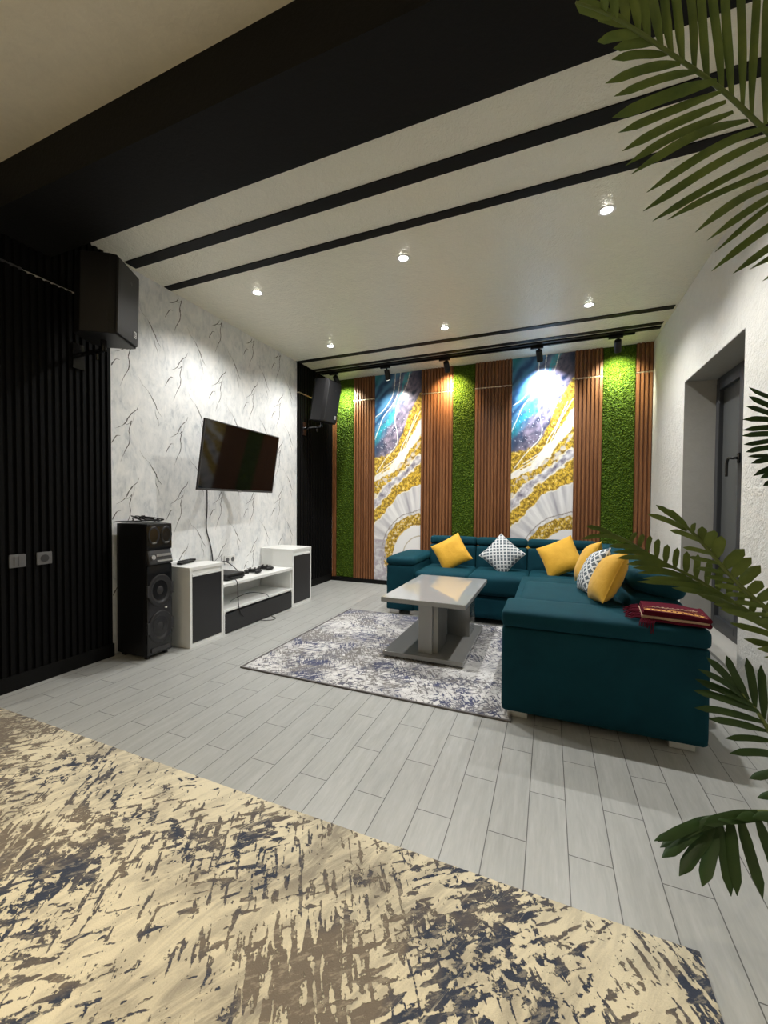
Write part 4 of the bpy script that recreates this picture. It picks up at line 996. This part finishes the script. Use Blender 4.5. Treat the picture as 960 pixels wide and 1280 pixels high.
# visible fronds: stalk points, then every leaflet as (root, tip, width factor)
FR = {
'A': ([(0.672,1.201,1.548),(0.582,1.145,1.676),(0.481,1.081,1.758),(0.382,1.016,1.82),(0.289,0.954,1.878),(0.196,0.889,1.914),(0.116,0.832,1.94),(0.07,0.798,1.947),(0.03,0.768,1.946)],
  [((0.089,0.812,1.944),(0.03,0.783,1.962),1.3),((0.116,0.832,1.94),(0.062,0.81,1.959),1.1),((0.143,0.851,1.934),(0.067,0.822,1.922),1),((0.167,0.869,1.927),(0.095,0.848,1.925),1),((0.191,0.886,1.92),(0.092,0.844,1.9),1),((0.212,0.9,1.905),(0.086,0.856,1.875),1),((0.238,0.918,1.894),(0.101,0.83,1.825),1),((0.272,0.942,1.885),(0.101,0.858,1.812),1.5),((0.285,0.951,1.872),(0.111,0.887,1.802),1.1),((0.303,0.963,1.864),(0.112,0.878,1.756),1.1),((0.321,0.975,1.854),(0.122,0.898,1.741),1.2),((0.348,0.993,1.842),(0.133,0.875,1.711),1.1),((0.378,1.013,1.826),(0.17,0.913,1.7),1.2),((0.399,1.027,1.811),(0.164,0.906,1.664),1.2),((0.423,1.043,1.797),(0.179,0.931,1.65),1),((0.442,1.056,1.785),(0.201,0.946,1.647),1),((0.461,1.068,1.772),(0.244,0.944,1.61),1.2),((0.481,1.081,1.759),(0.275,0.97,1.611),1),((0.5,1.094,1.744),(0.296,0.986,1.603),1),((0.52,1.106,1.727),(0.307,1.023,1.581),1.1),((0.541,1.119,1.71),(0.342,1.036,1.572),1),((0.561,1.132,1.693),(0.358,1.02,1.56),1),((0.582,1.145,1.676),(0.395,1.068,1.552),1),((0.603,1.158,1.647),(0.407,1.049,1.508),1),((0.624,1.171,1.617),(0.441,1.088,1.478),1),((0.077,0.803,1.946),(0.071,0.774,1.953),1),((0.096,0.817,1.943),(0.085,0.781,1.961),1),((0.116,0.832,1.94),(0.104,0.834,2.017),1),((0.135,0.846,1.935),(0.114,0.815,1.995),1),((0.155,0.86,1.93),(0.129,0.828,2.011),1),((0.175,0.874,1.922),(0.153,0.879,2.063),1),((0.196,0.889,1.914),(0.172,0.888,2.069),1),((0.217,0.903,1.904),(0.186,0.875,2.05),1),((0.238,0.918,1.894),(0.222,0.926,2.102),1),((0.263,0.936,1.885),(0.24,0.922,2.089),1),((0.285,0.951,1.876),(0.265,0.945,2.108),1),((0.307,0.966,1.866),(0.283,0.938,2.091),1),((0.33,0.981,1.854),(0.325,0.995,2.138),1),((0.352,0.996,1.841),(0.349,1,2.129),1),((0.375,1.012,1.827),(0.383,1.032,2.147),1),((0.399,1.027,1.813),(0.413,1.048,2.142),1),((0.423,1.043,1.799),(0.432,1.035,2.102),1),((0.451,1.062,1.778),(0.466,1.059,2.088),1),((0.481,1.081,1.758),(0.498,1.07,2.052),1),((0.515,1.103,1.733),(0.536,1.093,2.022),1),((0.556,1.129,1.699),(0.578,1.115,1.981),1)]),
'B': ([(0.479,1.054,0.878),(0.448,1.045,1.034),(0.438,1.044,1.138),(0.435,1.044,1.2),(0.434,1.045,1.263),(0.435,1.047,1.309),(0.424,1.043,1.346)],
  [((0.434,1.046,1.299),(0.358,0.997,1.33),0.85),((0.434,1.046,1.286),(0.36,1.01,1.314),0.85),((0.435,1.046,1.276),(0.342,0.976,1.287),0.85),((0.435,1.046,1.265),(0.351,1.009,1.269),0.85),((0.435,1.045,1.253),(0.348,0.992,1.246),0.85),((0.435,1.045,1.242),(0.349,0.991,1.234),0.85),((0.435,1.045,1.23),(0.359,1.016,1.222),0.85),((0.435,1.045,1.218),(0.355,1,1.204),0.85),((0.436,1.045,1.206),(0.354,0.992,1.191),0.85),((0.436,1.044,1.195),(0.363,1.003,1.18),0.85),((0.436,1.044,1.183),(0.374,1.016,1.158),0.85),((0.436,1.044,1.171),(0.377,0.989,1.152),0.85),((0.436,1.044,1.158),(0.398,1.037,1.14),0.85),((0.434,1.046,1.304),(0.483,1.035,1.317),0.85),((0.434,1.046,1.291),(0.502,1.074,1.312),0.85),((0.435,1.046,1.277),(0.504,1.079,1.299),0.85),((0.435,1.046,1.264),(0.484,1.034,1.278),0.85),((0.435,1.045,1.25),(0.503,1.075,1.272),0.85),((0.435,1.045,1.237),(0.493,1.052,1.255),0.85),((0.435,1.045,1.223),(0.498,1.064,1.243),0.85),((0.436,1.045,1.209),(0.484,1.033,1.226),0.85),((0.436,1.044,1.196),(0.485,1.035,1.213),0.85),((0.436,1.044,1.182),(0.489,1.042,1.201),0.85),((0.436,1.044,1.169),(0.508,1.083,1.191),0.85),((0.436,1.044,1.155),(0.49,1.042,1.175),0.85),((0.437,1.043,1.142),(0.504,1.072,1.163),0.85),((0.437,1.043,1.128),(0.508,1.081,1.15),0.85),((0.437,1.043,1.115),(0.509,1.081,1.136),0.85),((0.437,1.043,1.101),(0.494,1.049,1.122),0.85),((0.437,1.042,1.088),(0.495,1.049,1.109),0.85),((0.438,1.042,1.074),(0.499,1.058,1.096),0.85),((0.438,1.042,1.061),(0.506,1.071,1.082),0.85),((0.438,1.042,1.047),(0.489,1.035,1.069),0.85)]),
'C1': ([(0.599,1.076,0.655),(0.513,1.044,0.765),(0.464,1.025,0.81),(0.409,1.032,0.861),(0.348,1.044,0.906),(0.292,1.053,0.943),(0.232,1.06,0.975),(0.167,1.065,1.017),(0.105,1.068,1.044)],
  [((0.139,1.066,1.031),(0.081,1.043,1.049),0.9),((0.153,1.065,1.024),(0.07,1.033,1.02),0.9),((0.173,1.064,1.013),(0.111,1.044,1.029),0.8),((0.2,1.062,0.997),(0.122,1,1.009),0.9),((0.222,1.06,0.983),(0.136,1.034,0.994),0.9),((0.241,1.059,0.971),(0.14,0.989,0.984),0.9),((0.256,1.057,0.962),(0.157,0.999,0.971),0.9),((0.28,1.054,0.948),(0.167,1.003,0.962),1),((0.292,1.053,0.942),(0.179,1.014,0.95),1),((0.312,1.05,0.929),(0.184,0.98,0.946),1),((0.332,1.047,0.917),(0.179,0.992,0.937),0.9),((0.348,1.044,0.906),(0.219,0.983,0.941),1),((0.364,1.041,0.895),(0.233,0.97,0.933),1),((0.38,1.038,0.883),(0.271,0.976,0.922),1),((0.395,1.035,0.871),(0.278,0.964,0.921),1),((0.409,1.031,0.86),(0.296,0.958,0.91),1.1),((0.424,1.028,0.847),(0.309,0.956,0.899),1.1),((0.443,1.023,0.829),(0.333,0.976,0.872),1.1),((0.464,1.025,0.81),(0.359,0.993,0.839),1.1),((0.489,1.034,0.788),(0.362,0.958,0.833),1.1),((0.513,1.044,0.765),(0.369,0.956,0.815),1),((0.173,1.064,1.014),(0.188,1.081,1.036),0.8),((0.19,1.063,1.004),(0.198,1.058,1.034),0.9),((0.206,1.062,0.993),(0.209,1.049,1.031),0.9),((0.224,1.06,0.98),(0.223,1.039,1.025),1),((0.241,1.059,0.97),(0.243,1.054,1.013),1),((0.259,1.057,0.96),(0.263,1.063,1.006),1),((0.277,1.055,0.95),(0.276,1.043,1.001),1),((0.295,1.052,0.94),(0.294,1.039,0.996),1),((0.314,1.05,0.928),(0.307,1.018,0.986),1),((0.332,1.047,0.917),(0.339,1.058,0.971),1),((0.349,1.044,0.905),(0.343,1.012,0.957),1),((0.367,1.041,0.892),(0.37,1.032,0.935),1),((0.385,1.037,0.878),(0.392,1.045,0.914),1),((0.402,1.033,0.865),(0.398,1.006,0.903),1),((0.424,1.028,0.847),(0.436,1.033,0.884),1),((0.447,1.021,0.825),(0.476,1.043,0.872),1)]),
'C2': ([(0.537,0.966,0.724),(0.46,0.937,0.817),(0.417,0.922,0.863),(0.384,0.932,0.898),(0.349,0.942,0.932),(0.32,0.948,0.966),(0.29,0.955,1.008),(0.262,0.96,1.046),(0.237,0.963,1.069),(0.216,0.966,1.085)],
  [((0.248,0.962,1.059),(0.194,0.935,1.101),0.9),((0.256,0.96,1.051),(0.215,0.946,1.093),0.8),((0.254,0.961,1.049),(0.175,0.902,1.082),0.9),((0.272,0.958,1.03),(0.217,0.922,1.05),0.9),((0.262,0.96,1.044),(0.258,0.932,1.065),0.8),((0.276,0.957,1.025),(0.278,0.963,1.058),1.3),((0.286,0.955,1.013),(0.289,0.937,1.053),1.6),((0.297,0.953,0.998),(0.303,0.944,1.042),1.7),((0.31,0.951,0.98),(0.35,0.979,1.016),1.7),((0.321,0.948,0.964),(0.358,0.969,1.002),1.5),((0.332,0.946,0.95),(0.373,0.973,0.988),1.7),((0.344,0.943,0.936),(0.362,0.938,0.962),1.5),((0.356,0.94,0.925),(0.387,0.942,0.952),1.6),((0.369,0.937,0.912),(0.411,0.953,0.932),1.5),((0.384,0.932,0.898),(0.428,0.939,0.913),1.4),((0.405,0.926,0.875),(0.442,0.922,0.896),1.4),((0.291,0.954,1.005),(0.238,0.918,1.019),0.8),((0.303,0.952,0.987),(0.242,0.901,1.004),0.8),((0.316,0.949,0.97),(0.253,0.908,0.982),0.8),((0.328,0.947,0.956),(0.278,0.937,0.963),0.8),((0.34,0.944,0.941),(0.29,0.933,0.949),0.8),((0.351,0.941,0.928),(0.3,0.915,0.937),0.8),((0.365,0.938,0.915),(0.312,0.906,0.926),0.8),((0.38,0.934,0.901),(0.325,0.894,0.912),0.8),((0.395,0.929,0.885),(0.335,0.877,0.901),0.9),((0.411,0.924,0.867),(0.352,0.879,0.882),0.9),((0.433,0.926,0.846),(0.379,0.906,0.851),0.9)]),
'D': ([(0.511,1.024,0.454),(0.462,1.007,0.544),(0.425,0.993,0.614),(0.398,0.983,0.665),(0.376,0.976,0.704),(0.361,0.97,0.723),(0.347,0.965,0.741)],
  [((0.352,0.966,0.735),(0.283,0.945,0.808),1.1),((0.355,0.967,0.73),(0.265,0.916,0.793),1.1),((0.365,0.971,0.718),(0.268,0.935,0.767),1.1),((0.373,0.974,0.707),(0.264,0.932,0.745),1.1),((0.385,0.979,0.686),(0.262,0.927,0.714),1.1),((0.395,0.982,0.669),(0.283,0.933,0.695),1),((0.407,0.987,0.649),(0.316,0.95,0.655),1),((0.42,0.992,0.622),(0.32,0.934,0.636),1),((0.438,0.998,0.592),(0.362,0.965,0.581),1.2),((0.456,1.004,0.556),(0.369,0.949,0.557),1.1),((0.357,0.968,0.73),(0.314,0.942,0.817),1.1),((0.37,0.973,0.714),(0.355,0.97,0.81),1.1),((0.384,0.978,0.691),(0.38,0.977,0.798),1.1),((0.398,0.983,0.665),(0.401,0.968,0.776),1.1),((0.413,0.989,0.637),(0.446,1.013,0.726),1.1),((0.431,0.996,0.601),(0.469,1.009,0.687),1.1),((0.453,1.003,0.563),(0.498,1.016,0.638),1.1)]),
'E': ([(0.531,0.973,0.452),(0.474,0.951,0.512),(0.43,0.934,0.541),(0.396,0.921,0.552),(0.363,0.907,0.556),(0.332,0.9,0.552),(0.301,0.893,0.543),(0.275,0.888,0.527),(0.246,0.881,0.508),(0.219,0.875,0.491)],
  [((0.249,0.882,0.51),(0.175,0.799,0.528),0.8),((0.254,0.883,0.512),(0.19,0.826,0.502),1),((0.273,0.887,0.522),(0.189,0.809,0.497),1.5),((0.285,0.89,0.517),(0.221,0.837,0.45),1.6),((0.287,0.89,0.517),(0.256,0.841,0.44),1.6),((0.294,0.892,0.531),(0.306,0.875,0.414),1.4),((0.309,0.895,0.54),(0.313,0.868,0.421),1.4),((0.324,0.898,0.548),(0.355,0.887,0.411),1.4),((0.347,0.903,0.552),(0.38,0.875,0.451),1.4),((0.369,0.909,0.554),(0.401,0.894,0.451),1.4),((0.391,0.918,0.552),(0.43,0.91,0.453),1.4),((0.419,0.929,0.544),(0.464,0.927,0.444),1.4),((0.291,0.891,0.538),(0.181,0.807,0.522),1.2),((0.312,0.896,0.544),(0.209,0.835,0.516),1.3),((0.332,0.9,0.551),(0.233,0.842,0.529),1.3),((0.352,0.904,0.555),(0.256,0.84,0.55),1.3),((0.374,0.912,0.554),(0.281,0.862,0.549),1.3),((0.396,0.921,0.552),(0.308,0.872,0.553),1.3),((0.419,0.929,0.544),(0.327,0.861,0.569),1.3),((0.441,0.938,0.533),(0.359,0.875,0.569),1.3)]),
}

def leaf_frond(key, mt, wd, bend, seed):
    R_, L_ = FR[key]; rnd = random.Random(seed)
    P = catmull([(PX, PY, .5)]+[tuple(p) for p in R_], 10); mb = MB()
    for k, (a, b, wf) in enumerate(L_):
        a = Vector(a); b = Vector(b); d = b-a; L = d.length; n2 = (CAMP-a).normalized()+Vector((rnd.uniform(-.35, .35), 0, rnd.uniform(-.1, .5)))
        n2 = (n2-d.normalized()*n2.dot(d.normalized())).normalized(); sd = d.normalized().cross(n2); n = 10; vs = []; w_ = wd*wf*rnd.uniform(.92, 1.08)
        if sd.z < 0: sd = -sd
        cv = bend*rnd.uniform(.6, 1.3)
        for i in range(n+1):
            t = i/n; q = a+d*t+Vector((0, 0, 1))*L*cv*math.sin(math.pi*t)+n2*(.04*L*math.sin(math.pi*t*1.2+seed+k))
            ww = w_*min(1, .42+t*2.2)*(1-smoothstep(.72, 1.03, t)**1.5)*.5
            vs += [q-sd*ww-n2*ww*.32, q, q+sd*ww-n2*ww*.32]
        fs = []
        for i in range(n):
            for c in (0, 1): e = 3*i+c; fs.append((e, e+1, e+4, e+3))
        mb.add(vs, fs)
    fr_ = mb.build('frond', mt, pl, smooth=True)
    MB().tube(P, .0065, 8, .0020).build('stalk', 'rachis', fr_, smooth=True)
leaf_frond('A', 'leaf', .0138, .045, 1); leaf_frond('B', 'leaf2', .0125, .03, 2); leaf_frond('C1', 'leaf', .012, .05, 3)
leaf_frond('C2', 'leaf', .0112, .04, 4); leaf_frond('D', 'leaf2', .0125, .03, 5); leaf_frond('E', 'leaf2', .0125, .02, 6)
# fronds on the far side of the plant, outside the view
for k, (dx, dy, hz) in enumerate(((.10, -.55, 1.5), (.12, -.35, 1.9), (.08, .35, 1.75))):
    frond([(PX+dx*.2, PY+dy*.25, .9), (PX+dx*.5, PY+dy*.6, hz*.85), (PX+dx*.9, PY+dy, hz), (PX+dx, PY+dy*1.4, hz-.05)], (-.8, 0, .5), .02, lambda t, d: .06+.10*(1-t), .02, 1.1, .5, .4, seed=30+k)
